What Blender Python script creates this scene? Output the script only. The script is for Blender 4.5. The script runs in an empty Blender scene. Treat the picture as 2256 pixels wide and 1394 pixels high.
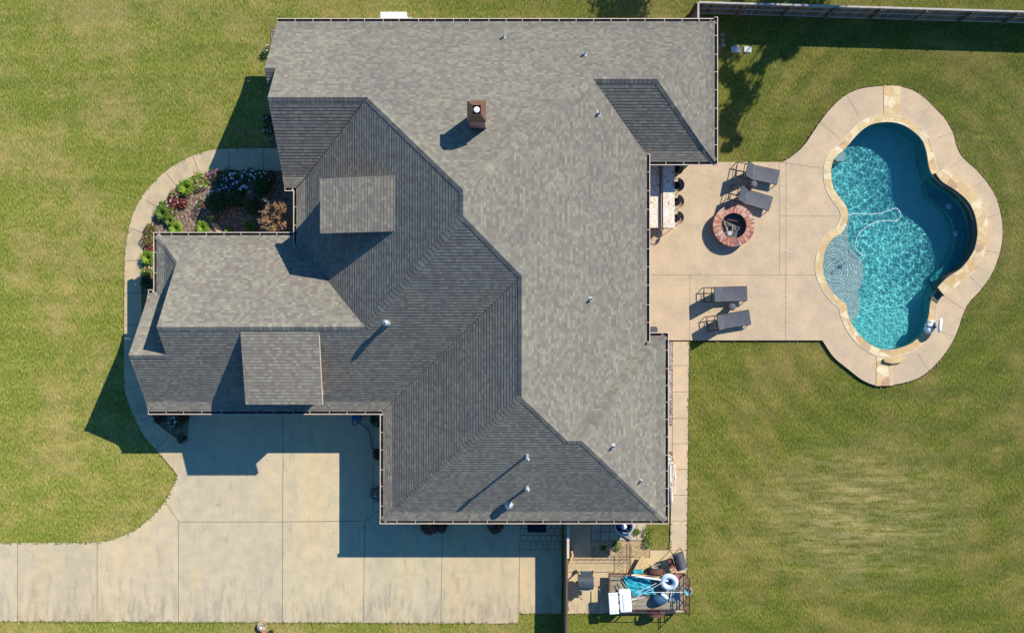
import bpy, math, random
from mathutils import Vector, Matrix, noise
from mathutils.geometry import tessellate_polygon
random.seed(7)
S = bpy.context.scene
COL = S.collection
# ---------------------------------------------------------------- camera, sky, sun, exposure
HC, F, CX, CY = 38.0, 1748.0, 1128.0, 697.0
cam = bpy.data.cameras.new('camera'); cam_ob = bpy.data.objects.new('camera', cam); COL.objects.link(cam_ob)
cam_ob.location = (0, 0, HC); cam.sensor_width = 36; cam.lens = F/2256*36; cam.clip_end = 2000
S.camera = cam_ob
SUN = Vector((.592, .544, .595)).normalized()
w = bpy.data.worlds.new('World'); S.world = w; w.use_nodes = True
wn = w.node_tree.nodes; bg = wn['Background']
sky = wn.new('ShaderNodeTexSky'); sky.sky_type = 'NISHITA'; sky.sun_disc = False
sky.sun_elevation = math.asin(SUN.z); sky.sun_rotation = math.atan2(SUN.x, SUN.y)
sky.ozone_density = 3.0; sky.dust_density = .3; sky.air_density = 1.0
vm = wn.new('ShaderNodeMix'); vm.data_type = 'RGBA'; vm.blend_type = 'MULTIPLY'; vm.inputs[0].default_value = 1; vm.inputs[7].default_value = (.60, 1.42, 2.0, 1)   # deep clear-blue sky
w.node_tree.links.new(sky.outputs[0], vm.inputs[6]); w.node_tree.links.new(vm.outputs[2], bg.inputs[0]); bg.inputs[1].default_value = .055
sl = bpy.data.lights.new('sun', 'SUN'); sl.energy = 4.8; sl.angle = math.radians(.5); sl.color = (1, .93, .80)
so = bpy.data.objects.new('sun', sl); COL.objects.link(so)
so.rotation_euler = SUN.to_track_quat('Z', 'Y').to_euler()
sl.cycles.is_caustics_light = True
S.view_settings.view_transform = 'Standard'; S.view_settings.look = 'None'
S.view_settings.exposure = .5; S.view_settings.gamma = 1
S.cycles.max_bounces = 6; S.cycles.transparent_max_bounces = 8

def P(px, py, z=0.0):
    k = (HC - z)/F
    return ((px-CX)*k, (CY-py)*k)
def PL(pts, z=0.0): return [P(x, y, z) for x, y in pts]

# ---------------------------------------------------------------- materials
def new_mat(name):
    m = bpy.data.materials.new(name); m.use_nodes = True
    nt = m.node_tree; return m, nt, nt.nodes['Principled BSDF']
def N(nt, t, **kw):
    n = nt.nodes.new(t)
    for k, v in kw.items():
        if k.startswith('i_'): n.inputs[int(k[2:])].default_value = v
        else: setattr(n, k, v)
    return n
def noise_tex(nt, vec, scale, detail=3, rough=.6):
    n = nt.nodes.new('ShaderNodeTexNoise'); n.inputs['Scale'].default_value = scale
    n.inputs['Detail'].default_value = detail; n.inputs['Roughness'].default_value = rough
    nt.links.new(vec, n.inputs['Vector']); return n.outputs['Fac']
def ramp(nt, fac, stops):
    r = nt.nodes.new('ShaderNodeValToRGB'); e = r.color_ramp.elements
    while len(e) < len(stops): e.new(.5)
    for k, (p, c) in enumerate(stops):
        e[k].position = p; e[k].color = (*c, 1) if len(c) == 3 else c
    nt.links.new(fac, r.inputs[0]); return r.outputs[0]
def mix(nt, a, b, f, mode='MIX'):
    n = nt.nodes.new('ShaderNodeMix'); n.data_type = 'RGBA'; n.blend_type = mode
    for idx, v in ((0, f), (6, a), (7, b)):
        if hasattr(v, 'is_linked') or hasattr(v, 'links'): nt.links.new(v, n.inputs[idx])
        else: n.inputs[idx].default_value = v if idx == 0 else (*v, 1)
    return n.outputs[2]
def math_n(nt, op, a, b=None, c=None):
    n = nt.nodes.new('ShaderNodeMath'); n.operation = op
    for i, v in enumerate((a, b, c)):
        if v is None: continue
        if isinstance(v, (int, float)): n.inputs[i].default_value = v
        else: nt.links.new(v, n.inputs[i])
    return n.outputs[0]
def bump(nt, bs, h, strength=.4, dist=.02):
    b = nt.nodes.new('ShaderNodeBump'); b.inputs['Strength'].default_value = strength; b.inputs['Distance'].default_value = dist
    nt.links.new(h, b.inputs['Height']); nt.links.new(b.outputs[0], bs.inputs['Normal'])
def objco(nt):
    return nt.nodes.new('ShaderNodeTexCoord').outputs['Object']
def simple(name, c, rough=.6, var=.25, scale=6, metal=0, bmp=.15, bscale=None, spec=.4):
    m, nt, b = new_mat(name); v = objco(nt)
    f = noise_tex(nt, v, scale, 4)
    lo = tuple(x*(1-var) for x in c); hi = tuple(min(1, x*(1+var)) for x in c)
    nt.links.new(ramp(nt, f, [(.3, lo), (.7, hi)]), b.inputs['Base Color'])
    b.inputs['Roughness'].default_value = rough; b.inputs['Metallic'].default_value = metal
    b.inputs['Specular IOR Level'].default_value = spec
    if bmp: bump(nt, b, noise_tex(nt, v, bscale or scale*6, 3), bmp, .01)
    return m
M = {}
def lawn_mat():
    m, nt, b = new_mat('lawn_grass'); v = objco(nt)
    big = noise_tex(nt, v, .22, 3, .6); mid = noise_tex(nt, v, .8, 5, .65)
    # blades lean along mowing direction
    mp = N(nt, 'ShaderNodeMapping'); mp.inputs['Rotation'].default_value = (0, 0, math.radians(35)); mp.inputs['Scale'].default_value = (1, .45, 1)
    nt.links.new(v, mp.inputs[0])
    fine = noise_tex(nt, mp.outputs[0], 13, 3, .75); fine2 = noise_tex(nt, mp.outputs[0], 34, 2, .7)
    g = ramp(nt, fine, [(.30, (.075, .108, .014)), (.46, (.150, .185, .030)), (.60, (.215, .235, .050)), (.74, (.35, .34, .12))])
    wisp = noise_tex(nt, v, 1.7, 7, .78)
    pat = math_n(nt, 'ADD', math_n(nt, 'MULTIPLY', big, .45), math_n(nt, 'ADD', math_n(nt, 'MULTIPLY', mid, .3), math_n(nt, 'MULTIPLY', wisp, .3)))
    dry = ramp(nt, pat, [(.50, (0, 0, 0)), (.61, (1, 1, 1))])
    lush = ramp(nt, pat, [(.38, (1, 1, 1)), (.50, (0, 0, 0))])
    # the worn, thin patch of turf south of the pool, scraped in straight passes
    wp_ = N(nt, 'ShaderNodeMapping'); wp_.inputs['Location'].default_value = (-16.6, 9.6, 0); wp_.inputs['Scale'].default_value = (1, 1, 1); nt.links.new(v, wp_.inputs[0])
    wq = N(nt, 'ShaderNodeMapping'); wq.inputs['Scale'].default_value = (.16, .23, 1); nt.links.new(wp_.outputs[0], wq.inputs[0])
    ln = N(nt, 'ShaderNodeVectorMath', operation='LENGTH'); nt.links.new(wq.outputs[0], ln.inputs[0])
    sm = N(nt, 'ShaderNodeMapping'); sm.inputs['Scale'].default_value = (.5, 3.2, 1); nt.links.new(v, sm.inputs[0])
    scr = noise_tex(nt, sm.outputs[0], 1.3, 5, .7)
    worn = math_n(nt, 'MULTIPLY', ramp(nt, ln.outputs['Value'], [(.25, (1, 1, 1)), (1.0, (0, 0, 0))]), ramp(nt, scr, [(.40, (0, 0, 0)), (.66, (1, 1, 1))]))
    c = mix(nt, g, (.37, .295, .130), math_n(nt, 'MULTIPLY', dry, .55))
    c = mix(nt, c, (.105, .175, .018), math_n(nt, 'MULTIPLY', lush, .45))
    c = mix(nt, c, (.52, .45, .27), math_n(nt, 'MULTIPLY', worn, .9))
    c = mix(nt, c, ramp(nt, noise_tex(nt, v, 2.6, 7, .8), [(.36, (.80, .84, .80)), (.64, (1.16, 1.13, 1.12))]), .8, 'MULTIPLY')
    # mowing passes: broad soft bands
    mp2 = N(nt, 'ShaderNodeMapping'); mp2.inputs['Scale'].default_value = (.10, 1.3, 1); mp2.inputs['Rotation'].default_value = (0, 0, .04); nt.links.new(v, mp2.inputs[0])
    st = noise_tex(nt, mp2.outputs[0], 1.0, 3, .5)
    c = mix(nt, c, ramp(nt, st, [(.38, (.86, .89, .84)), (.62, (1.10, 1.07, 1.05))]), .75, 'MULTIPLY')
    c = mix(nt, c, ramp(nt, fine, [(.32, (.72, .76, .68)), (.50, (1, 1, 1)), (.70, (1.28, 1.25, 1.2))]), .8, 'MULTIPLY')
    pc = N(nt, 'ShaderNodeMapping'); pc.inputs['Location'].default_value = (-19.5, -3.5, 0); pc.inputs['Scale'].default_value = (1, .8, 1); nt.links.new(v, pc.inputs[0])
    pn = N(nt, 'ShaderNodeVectorMath', operation='LENGTH'); nt.links.new(pc.outputs[0], pn.inputs[0])
    ring = math_n(nt, 'SINE', math_n(nt, 'ADD', math_n(nt, 'MULTIPLY', pn.outputs['Value'], 5.2), math_n(nt, 'MULTIPLY', mid, 4.0)))
    ex_ = N(nt, 'ShaderNodeSeparateXYZ'); nt.links.new(v, ex_.inputs[0]); em = nt.nodes.new('ShaderNodeMapRange'); em.inputs[1].default_value = 7; em.inputs[2].default_value = 12; nt.links.new(ex_.outputs[0], em.inputs[0])
    c = mix(nt, c, ramp(nt, math_n(nt, 'MULTIPLY_ADD', ring, .5, .5), [(.2, (.90, .92, .90)), (.8, (1.08, 1.06, 1.03))]), em.outputs[0], 'MULTIPLY')
    sp = noise_tex(nt, v, 4.1, 3, .6)
    c = mix(nt, c, (.44, .37, .20), ramp(nt, sp, [(.69, (0, 0, 0)), (.78, (.6, .6, .6))]))
    sx = nt.nodes.new('ShaderNodeSeparateXYZ'); nt.links.new(v, sx.inputs[0])
    xr = nt.nodes.new('ShaderNodeMapRange'); xr.inputs[1].default_value = -12; xr.inputs[2].default_value = 14; nt.links.new(sx.outputs[0], xr.inputs[0])
    c = mix(nt, c, mix(nt, (1.19, 1.10, 1.06), (.86, .81, .62), xr.outputs[0]), 1.0, 'MULTIPLY')
    nt.links.new(c, b.inputs['Base Color']); b.inputs['Roughness'].default_value = .8
    b.inputs['Specular IOR Level'].default_value = .15; b.inputs['Diffuse Roughness'].default_value = .6
    bump(nt, b, math_n(nt, 'ADD', fine, math_n(nt, 'MULTIPLY', fine2, .6)), .75, .05)
    return m
M['lawn'] = lawn_mat()
def concrete(name, c, stain=.35, warm=(1.08, .98, .84), scale=.5, streak=(1, .25, 1), grain=30):
    m, nt, b = new_mat(name); v = objco(nt)
    mp = N(nt, 'ShaderNodeMapping'); mp.inputs['Scale'].default_value = streak; nt.links.new(v, mp.inputs[0])
    a = noise_tex(nt, mp.outputs[0], scale, 5, .62); d = noise_tex(nt, v, scale*3.3, 4, .6); g = noise_tex(nt, v, grain, 2, .6)
    lo = tuple(x*(1-stain) for x in c)
    col = ramp(nt, a, [(.30, lo), (.50, c), (.72, tuple(min(1, x*y*1.05) for x, y in zip(c, warm)))])
    col = mix(nt, col, ramp(nt, d, [(.35, (.86, .87, .88)), (.65, (1.06, 1.04, 1.0))]), .8, 'MULTIPLY')
    col = mix(nt, col, ramp(nt, g, [(.3, (.86, .86, .86)), (.7, (1.08, 1.08, 1.08))]), .7, 'MULTIPLY')
    nt.links.new(col, b.inputs['Base Color']); b.inputs['Roughness'].default_value = .85
    b.inputs['Specular IOR Level'].default_value = .2
    bump(nt, b, g, .25, .01)
    return m
M['drive'] = concrete('driveway_concrete', (.535, .455, .32), .22)
def drive_mat():
    m = concrete('driveway_slabs', (.55, .465, .32), .09, streak=(1, .3, 1)); nt = m.node_tree; b = nt.nodes['Principled BSDF']; v = objco(nt)
    prev = b.inputs['Base Color'].links[0].from_socket
    sp = nt.nodes.new('ShaderNodeSeparateXYZ'); nt.links.new(v, sp.inputs[0])
    r = nt.nodes.new('ShaderNodeValToRGB'); r.color_ramp.interpolation = 'CONSTANT'; e = r.color_ramp.elements
    xs = [-1e9, 38, 214, 393, 623, 802, 973, 1145]; tn = [(1.08, 1.06, 1.05), (1.0, .98, .95), (1.04, 1.02, 1.0), (.97, .98, .99), (1.03, 1.02, .97), (.98, .99, .97), (1.01, .97, .90), (1.05, .98, .86)]
    while len(e) < len(xs): e.new(.5)
    for k in range(len(xs)): e[k].position = 0 if k == 0 else (xs[k])/1300; e[k].color = (*tn[k], 1)
    mr = nt.nodes.new('ShaderNodeMapRange'); mr.inputs[1].default_value = (0-CX)/46; mr.inputs[2].default_value = (1300-CX)/46; nt.links.new(sp.outputs[0], mr.inputs[0]); nt.links.new(mr.outputs[0], r.inputs[0])
    c = mix(nt, prev, r.outputs[0], .9, 'MULTIPLY')
    # mildew streaks and tyre dirt, thickest along the low lawn edge
    mp = N(nt, 'ShaderNodeMapping'); mp.inputs['Scale'].default_value = (2.2, .5, 1); mp.inputs['Rotation'].default_value = (0, 0, -.25); nt.links.new(v, mp.inputs[0])
    f = noise_tex(nt, mp.outputs[0], 1.4, 6, .7)
    ed = nt.nodes.new('ShaderNodeMapRange'); ed.inputs[1].default_value = -14.7; ed.inputs[2].default_value = -12.2; ed.inputs[3].default_value = .16; ed.inputs[4].default_value = 0; nt.links.new(sp.outputs[1], ed.inputs[0])
    msk = ramp(nt, math_n(nt, 'ADD', f, ed.outputs[0]), [(.56, (0, 0, 0)), (.80, (1, 1, 1))])
    c = mix(nt, c, (.22, .18, .15), math_n(nt, 'MULTIPLY', msk, .62))
    sp2 = noise_tex(nt, v, 2.6, 2, .4); c = mix(nt, c, (.17, .14, .10), ramp(nt, sp2, [(.745, (0, 0, 0)), (.79, (.55, .55, .55))]))
    wt = noise_tex(nt, v, .45, 2, .5); c = mix(nt, c, (.62, .50, .34), ramp(nt, wt, [(.58, (0, 0, 0)), (.74, (.28, .28, .28))]))
    nt.links.new(c, b.inputs['Base Color']); return m
M['drive'] = drive_mat()
M['walk'] = concrete('walk_concrete', (.54, .43, .28), .25, scale=.8, streak=(1, 1, 1))
M['deck'] = concrete('pebble_deck', (.545, .42, .285), .05, scale=.4, streak=(1, 1, 1), warm=(1.05, 1, .97), grain=14)
M['side'] = concrete('side_concrete', (.58, .45, .31), .10, scale=.5, streak=(1, 1, 1), grain=20)
M['djoint'] = simple('deck_joint', (.32, .24, .16), .9, .3)
M['joint'] = simple('joint_filler', (.13, .10, .07), .9, .3)
M['edge'] = simple('soil_edge', (.07, .045, .02), .95, .4, 9)
def shingle_mat(name='roof_shingles', dark=1.0):
    m, nt, b = new_mat(name)
    uv = nt.nodes.new('ShaderNodeUVMap'); uv.uv_map = 'UV'
    sp = nt.nodes.new('ShaderNodeSeparateXYZ'); nt.links.new(uv.outputs[0], sp.inputs[0])
    u, vv = sp.outputs[0], sp.outputs[1]
    row = math_n(nt, 'FLOOR', vv)
    wr = N(nt, 'ShaderNodeTexWhiteNoise', noise_dimensions='1D'); nt.links.new(row, wr.inputs['W'])
    def cells(width, seed):
        uu = math_n(nt, 'DIVIDE', math_n(nt, 'ADD', u, math_n(nt, 'MULTIPLY', wr.outputs['Value'], 5.7+seed)), width)
        ci = math_n(nt, 'FLOOR', uu)
        cb = nt.nodes.new('ShaderNodeCombineXYZ'); nt.links.new(ci, cb.inputs[0]); nt.links.new(row, cb.inputs[1]); cb.inputs[2].default_value = seed
        wn_ = N(nt, 'ShaderNodeTexWhiteNoise', noise_dimensions='3D'); nt.links.new(cb.outputs[0], wn_.inputs['Vector'])
        fr = math_n(nt, 'FRACT', uu)
        return wn_.outputs['Value'], fr
    a, fa = cells(.22, 0.0); c2, fb = cells(.165, 3.0)
    sel = math_n(nt, 'GREATER_THAN', a, .5)
    val = math_n(nt, 'ADD', math_n(nt, 'MULTIPLY', a, .30), math_n(nt, 'MULTIPLY', c2, .70))
    k = dark
    col = ramp(nt, val, [(.12, (.155*k, .146*k, .135*k)), (.36, (.182*k, .170*k, .156*k)), (.52, (.198*k, .192*k, .172*k)), (.68, (.222*k, .208*k, .180*k)), (.88, (.262*k, .250*k, .208*k))])
    tint = ramp(nt, c2, [(.0, (1.12, 1.0, .93)), (.5, (1.04, 1.0, .93)), (1, (1.0, 1.01, .94))])
    col = mix(nt, col, tint, .8, 'MULTIPLY')
    # butt line and tab joints: gaps between the pieces
    fv = math_n(nt, 'FRACT', vv)
    line = math_n(nt, 'MULTIPLY', math_n(nt, 'LESS_THAN', fv, math_n(nt, 'MULTIPLY', c2, .22)), math_n(nt, 'ADD', a, .35))
    gap = math_n(nt, 'MULTIPLY', math_n(nt, 'LESS_THAN', fb, .07), sel)
    lg = math_n(nt, 'MAXIMUM', math_n(nt, 'MULTIPLY', line, .28), math_n(nt, 'MULTIPLY', gap, .28))
    col = mix(nt, col, (.05, .047, .045), lg)
    co = objco(nt); g = noise_tex(nt, co, 45, 2, .7); big = noise_tex(nt, co, .35, 3)
    col = mix(nt, col, ramp(nt, g, [(.3, (.82, .82, .82)), (.7, (1.14, 1.14, 1.14))]), .8, 'MULTIPLY')
    col = mix(nt, col, ramp(nt, big, [(.35, (.92, .92, .94)), (.65, (1.05, 1.04, 1.0))]), .8, 'MULTIPLY')
    nt.links.new(col, b.inputs['Base Color']); b.inputs['Roughness'].default_value = .9; b.inputs['Diffuse Roughness'].default_value = .6
    b.inputs['Specular IOR Level'].default_value = .25
    bump(nt, b, math_n(nt, 'ADD', math_n(nt, 'MULTIPLY', c2, .6), math_n(nt, 'MULTIPLY', g, .5)), .45, .008)
    return m
M['shingle'] = shingle_mat(dark=1.15)
def brick_mat(name, c1, c2, mortar, scale=1.0, uvw=False):
    m, nt, b = new_mat(name); co = objco(nt)
    # walls: run courses along z by mixing x+y into the first coordinate
    sp = nt.nodes.new('ShaderNodeSeparateXYZ'); nt.links.new(co, sp.inputs[0])
    cb = nt.nodes.new('ShaderNodeCombineXYZ'); nt.links.new(math_n(nt, 'ADD', sp.outputs[0], sp.outputs[1]), cb.inputs[0]); nt.links.new(sp.outputs[2], cb.inputs[1])
    br = nt.nodes.new('ShaderNodeTexBrick'); nt.links.new(cb.outputs[0], br.inputs['Vector'])
    br.inputs['Color1'].default_value = (*c1, 1); br.inputs['Color2'].default_value = (*c2, 1); br.inputs['Mortar'].default_value = (*mortar, 1)
    br.inputs['Scale'].default_value = scale; br.inputs['Brick Width'].default_value = .21; br.inputs['Row Height'].default_value = .075; br.inputs['Mortar Size'].default_value = .008
    nt.links.new(br.outputs['Color'], b.inputs['Base Color']); b.inputs['Roughness'].default_value = .9
    bump(nt, b, br.outputs['Fac'], -.4, .01)
    return m
M['brick'] = brick_mat('house_brick', (.34, .13, .09), (.45, .22, .16), (.45, .40, .34))
M['white'] = simple('white_plastic', (.80, .80, .79), .45, .05, 3, bmp=.03)
M['trim'] = simple('gutter_paint', (.64, .52, .42), .45, .08, 3, bmp=.02)
M['soffit'] = simple('soffit_paint', (.62, .55, .45), .6, .05)
M['gutin'] = simple('gutter_inside', (.10, .085, .07), .8, .6, 3, bmp=.2)
M['metalbrown'] = simple('brown_metal', (.17, .082, .055), .45, .12, 5, bmp=.05)
M['metalwhite'] = simple('galvanised_metal', (.48, .50, .51), .4, .12, 8, metal=.3, bmp=.05)
M['darkhole'] = simple('dark_opening', (.012, .012, .014), .9, .2)
M['sling'] = None
def sling():
    m, nt, b = new_mat('lounger_sling'); co = objco(nt)
    sp = nt.nodes.new('ShaderNodeSeparateXYZ'); nt.links.new(co, sp.inputs[0])
    s = math_n(nt, 'SINE', math_n(nt, 'MULTIPLY', sp.outputs[1], 150)); 
    c = ramp(nt, s, [(.0, (.055, .06, .08)), (1, (.11, .115, .14))])
    c = mix(nt, c, ramp(nt, noise_tex(nt, co, 8), [(.3, (.8, .8, .8)), (.7, (1.2, 1.2, 1.15))]), .8, 'MULTIPLY')
    nt.links.new(c, b.inputs['Base Color']); b.inputs['Roughness'].default_value = .6
    bump(nt, b, s, .5, .006)
    return m
M['sling'] = sling()
M['iron'] = simple('dark_metal', (.045, .035, .035), .5, .2, 12, bmp=.1)
M['rust'] = simple('rusty_metal', (.13, .052, .04), .75, .35, 14, bmp=.3)
M['darkwood'] = simple('dark_fence_wood', (.13, .085, .06), .85, .3, 8, bmp=.4)
M['wood'] = simple('weathered_wood', (.27, .23, .17), .85, .3, 8, bmp=.4)
def fence_mat():
    m, nt, b = new_mat('fence_boards'); co = objco(nt)
    sp = nt.nodes.new('ShaderNodeSeparateXYZ'); nt.links.new(co, sp.inputs[0])
    q = math_n(nt, 'DIVIDE', math_n(nt, 'ADD', sp.outputs[0], sp.outputs[1]), .14)
    wn_ = N(nt, 'ShaderNodeTexWhiteNoise', noise_dimensions='1D'); nt.links.new(math_n(nt, 'FLOOR', q), wn_.inputs['W'])
    c = ramp(nt, wn_.outputs['Value'], [(0, (.12, .07, .045)), (.5, (.21, .135, .09)), (1, (.30, .22, .15))])
    c = mix(nt, c, (.03, .02, .015), math_n(nt, 'LESS_THAN', math_n(nt, 'FRACT', q), .08))
    nt.links.new(c, b.inputs['Base Color']); b.inputs['Roughness'].default_value = .85
    bump(nt, b, noise_tex(nt, co, 20), .3, .01)
    return m
M['fence'] = fence_mat()
M['rail'] = simple('grey_fence_rail', (.42, .37, .33), .8, .2, 6, bmp=.3)
def mulch_mat():
    m, nt, b = new_mat('mulch'); co = objco(nt)
    vo = nt.nodes.new('ShaderNodeTexVoronoi'); vo.inputs['Scale'].default_value = 22; nt.links.new(co, vo.inputs['Vector'])
    sp = nt.nodes.new('ShaderNodeSeparateXYZ'); nt.links.new(vo.outputs['Color'], sp.inputs[0])
    c = ramp(nt, sp.outputs[0], [(0, (.075, .05, .032)), (.45, (.17, .118, .08)), (.8, (.27, .195, .135)), (1, (.48, .37, .27))])
    nt.links.new(c, b.inputs['Base Color']); b.inputs['Roughness'].default_value = .95
    bump(nt, b, vo.outputs['Distance'], .8, .03)
    return m
M['mulch'] = mulch_mat()
def granite():
    m, nt, b = new_mat('swirled_granite'); co = objco(nt)
    wv = nt.nodes.new('ShaderNodeTexNoise'); wv.inputs['Scale'].default_value = 2.2; wv.inputs['Distortion'].default_value = 2.6; wv.inputs['Detail'].default_value = 4
    gm = N(nt, 'ShaderNodeMapping'); gm.inputs['Scale'].default_value = (1.6, .7, 1); nt.links.new(co, gm.inputs[0]); nt.links.new(gm.outputs[0], wv.inputs['Vector'])
    c = ramp(nt, wv.outputs['Fac'], [(.30, (.38, .22, .12)), (.39, (.62, .45, .28)), (.44, (.76, .71, .63)), (.52, (.78, .74, .66)), (.58, (.60, .43, .26)), (.66, (.76, .70, .60))])
    c = mix(nt, c, (.28, .22, .16), ramp(nt, noise_tex(nt, co, 9, 4), [(.66, (0, 0, 0)), (.74, (.8, .8, .8))]))
    nt.links.new(c, b.inputs['Base Color']); b.inputs['Roughness'].default_value = .25
    return m
M['granite'] = granite()
def flag():
    m, nt, b = new_mat('flagstone'); co = objco(nt)
    d = N(nt, 'ShaderNodeMapping'); nt.links.new(co, d.inputs[0])
    v1 = nt.nodes.new('ShaderNodeTexVoronoi'); v1.inputs['Scale'].default_value = 2.3; nt.links.new(co, v1.inputs['Vector'])
    v2 = nt.nodes.new('ShaderNodeTexVoronoi'); v2.feature = 'DISTANCE_TO_EDGE'; v2.inputs['Scale'].default_value = 2.3; nt.links.new(co, v2.inputs['Vector'])
    sp = nt.nodes.new('ShaderNodeSeparateXYZ'); nt.links.new(v1.outputs['Color'], sp.inputs[0])
    c = ramp(nt, sp.outputs[0], [(0, (.54, .36, .17)), (.35, (.60, .44, .22)), (.6, (.64, .49, .27)), (.82, (.74, .63, .43)), (.97, (.44, .26, .16))])
    c = mix(nt, c, ramp(nt, noise_tex(nt, co, 5, 5), [(.3, (.78, .74, .66)), (.7, (1.12, 1.1, 1.05))]), .85, 'MULTIPLY')
    gr = ramp(nt, v2.outputs['Distance'], [(.0, (1, 1, 1)), (.035, (0, 0, 0))])
    c = mix(nt, c, (.38, .28, .16), math_n(nt, 'MULTIPLY', gr, .8))
    nt.links.new(c, b.inputs['Base Color']); b.inputs['Roughness'].default_value = .7
    bump(nt, b, noise_tex(nt, co, 14, 4), .35, .02)
    return m
M['flag'] = flag()
M['pool_deep'] = simple('pool_plaster', (.27, .60, .57), .8, .07, 2, bmp=.05)
M['pool_wall'] = simple('pool_wall_plaster', (.045, .30, .33), .8, .12, 2, bmp=.05)
M['ledge'] = simple('ledge_plaster', (.72, .52, .49), .8, .1, 3, bmp=.1)
M['darkstone'] = simple('dark_stone_face', (.10, .095, .09), .8, .35, 9, bmp=.5)
def water():
    m, nt, b = new_mat('pool_water')
    b.inputs['Base Color'].default_value = (.42, .84, .90, 1); b.inputs['Roughness'].default_value = 0
    b.inputs['IOR'].default_value = 1.33; b.inputs['Transmission Weight'].default_value = 1
    return m
M['water'] = water()
def leaf(name, c, var=.35):
    m, nt, b = new_mat(name)
    oi = nt.nodes.new('ShaderNodeNewGeometry'); r = oi.outputs['Random Per Island']
    nt.links.new(ramp(nt, r, [(0, tuple(x*(1-var) for x in c)), (1, tuple(x*(1+var) for x in c))]), b.inputs['Base Color'])
    b.inputs['Roughness'].default_value = .6; b.inputs['Specular IOR Level'].default_value = .25
    return m
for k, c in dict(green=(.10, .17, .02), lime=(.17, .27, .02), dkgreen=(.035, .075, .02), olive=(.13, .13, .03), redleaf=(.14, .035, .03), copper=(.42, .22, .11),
                 twig=(.34, .28, .2), pwhite=(.78, .76, .70), pink=(.55, .12, .22), red=(.55, .04, .05), orange=(.75, .22, .08), purple=(.35, .12, .45), ltpink=(.75, .45, .48), treeleaf=(.05, .09, .02), bark=(.16, .11, .07), silver=(.62, .66, .55), turf=(.17, .20, .035), turfdry=(.26, .25, .08)).items():
    M[k] = leaf('leaf_'+k, c)
for i, c in enumerate([(.42, .16, .11), (.54, .25, .17), (.33, .12, .09), (.58, .36, .27), (.26, .15, .13)]):
    M['bk%d' % i] = simple('pit_brick_%s' % 'abcde'[i], c, .9, .15, 14, bmp=.3)
M['mortar'] = simple('mortar', (.50, .42, .33), .95, .15, 20)
M['ash'] = simple('ash', (.14, .135, .13), 1, .5, 10, bmp=.5)
M['teal'] = simple('teal_mesh_cover', (.02, .30, .38), .5, .45, 9, bmp=.5)
M['blue'] = simple('blue_plastic', (.03, .12, .26), .45, .2, 6)
M['bagblue'] = simple('bag_fabric', (.022, .085, .16), .7, .35, 9, bmp=.5)
M['navy'] = simple('navy_strap', (.012, .03, .09), .5, .2, 6)
M['paleblue'] = simple('pale_blue_vinyl', (.66, .77, .84), .3, .15, 4, bmp=.03)
M['tubblue'] = simple('tub_metal', (.38, .46, .50), .45, .15, 4, bmp=.05)
M['black'] = simple('black_enamel', (.035, .036, .04), .4, .25, 8)
M['grey'] = simple('grey_vinyl_cover', (.085, .085, .095), .55, .2, 8)
M['bgrill'] = simple('grill_hood', (.06, .075, .085), .45, .15, 8)
M['redplastic'] = simple('red_plastic', (.62, .09, .07), .45, .1)
M['brownweave'] = simple('brown_weave', (.27, .20, .14), .8, .3, 40, bmp=.5)
M['pebble'] = simple('pebble', (.42, .35, .30), .85, .55, 1.3, bmp=.2)
M['rock'] = simple('boulder', (.30, .28, .25), .9, .3, 5, bmp=.6)
M['tanstone'] = simple('tan_stone', (.50, .36, .22), .9, .2, 5, bmp=.4)
M['soil'] = simple('bare_soil', (.42, .30, .17), .95, .3, 5, bmp=.5)
M['tan'] = simple('tan_wood', (.55, .38, .2), .7, .2, 6)
M['mat'] = simple('doormat', (.02, .02, .025), 1, .3, 30)
M['glass'] = simple('window_glass', (.03, .04, .05), .08, .1, 3, bmp=0)
M['doorpaint'] = simple('door_paint', (.55, .48, .38), .5, .06)
M['whiteiron'] = simple('white_iron', (.80, .78, .74), .5, .08, 9, bmp=.1)
M['paver'] = concrete('paver', (.52, .44, .32), .25, scale=1.4, streak=(1, 1, 1))

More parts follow.
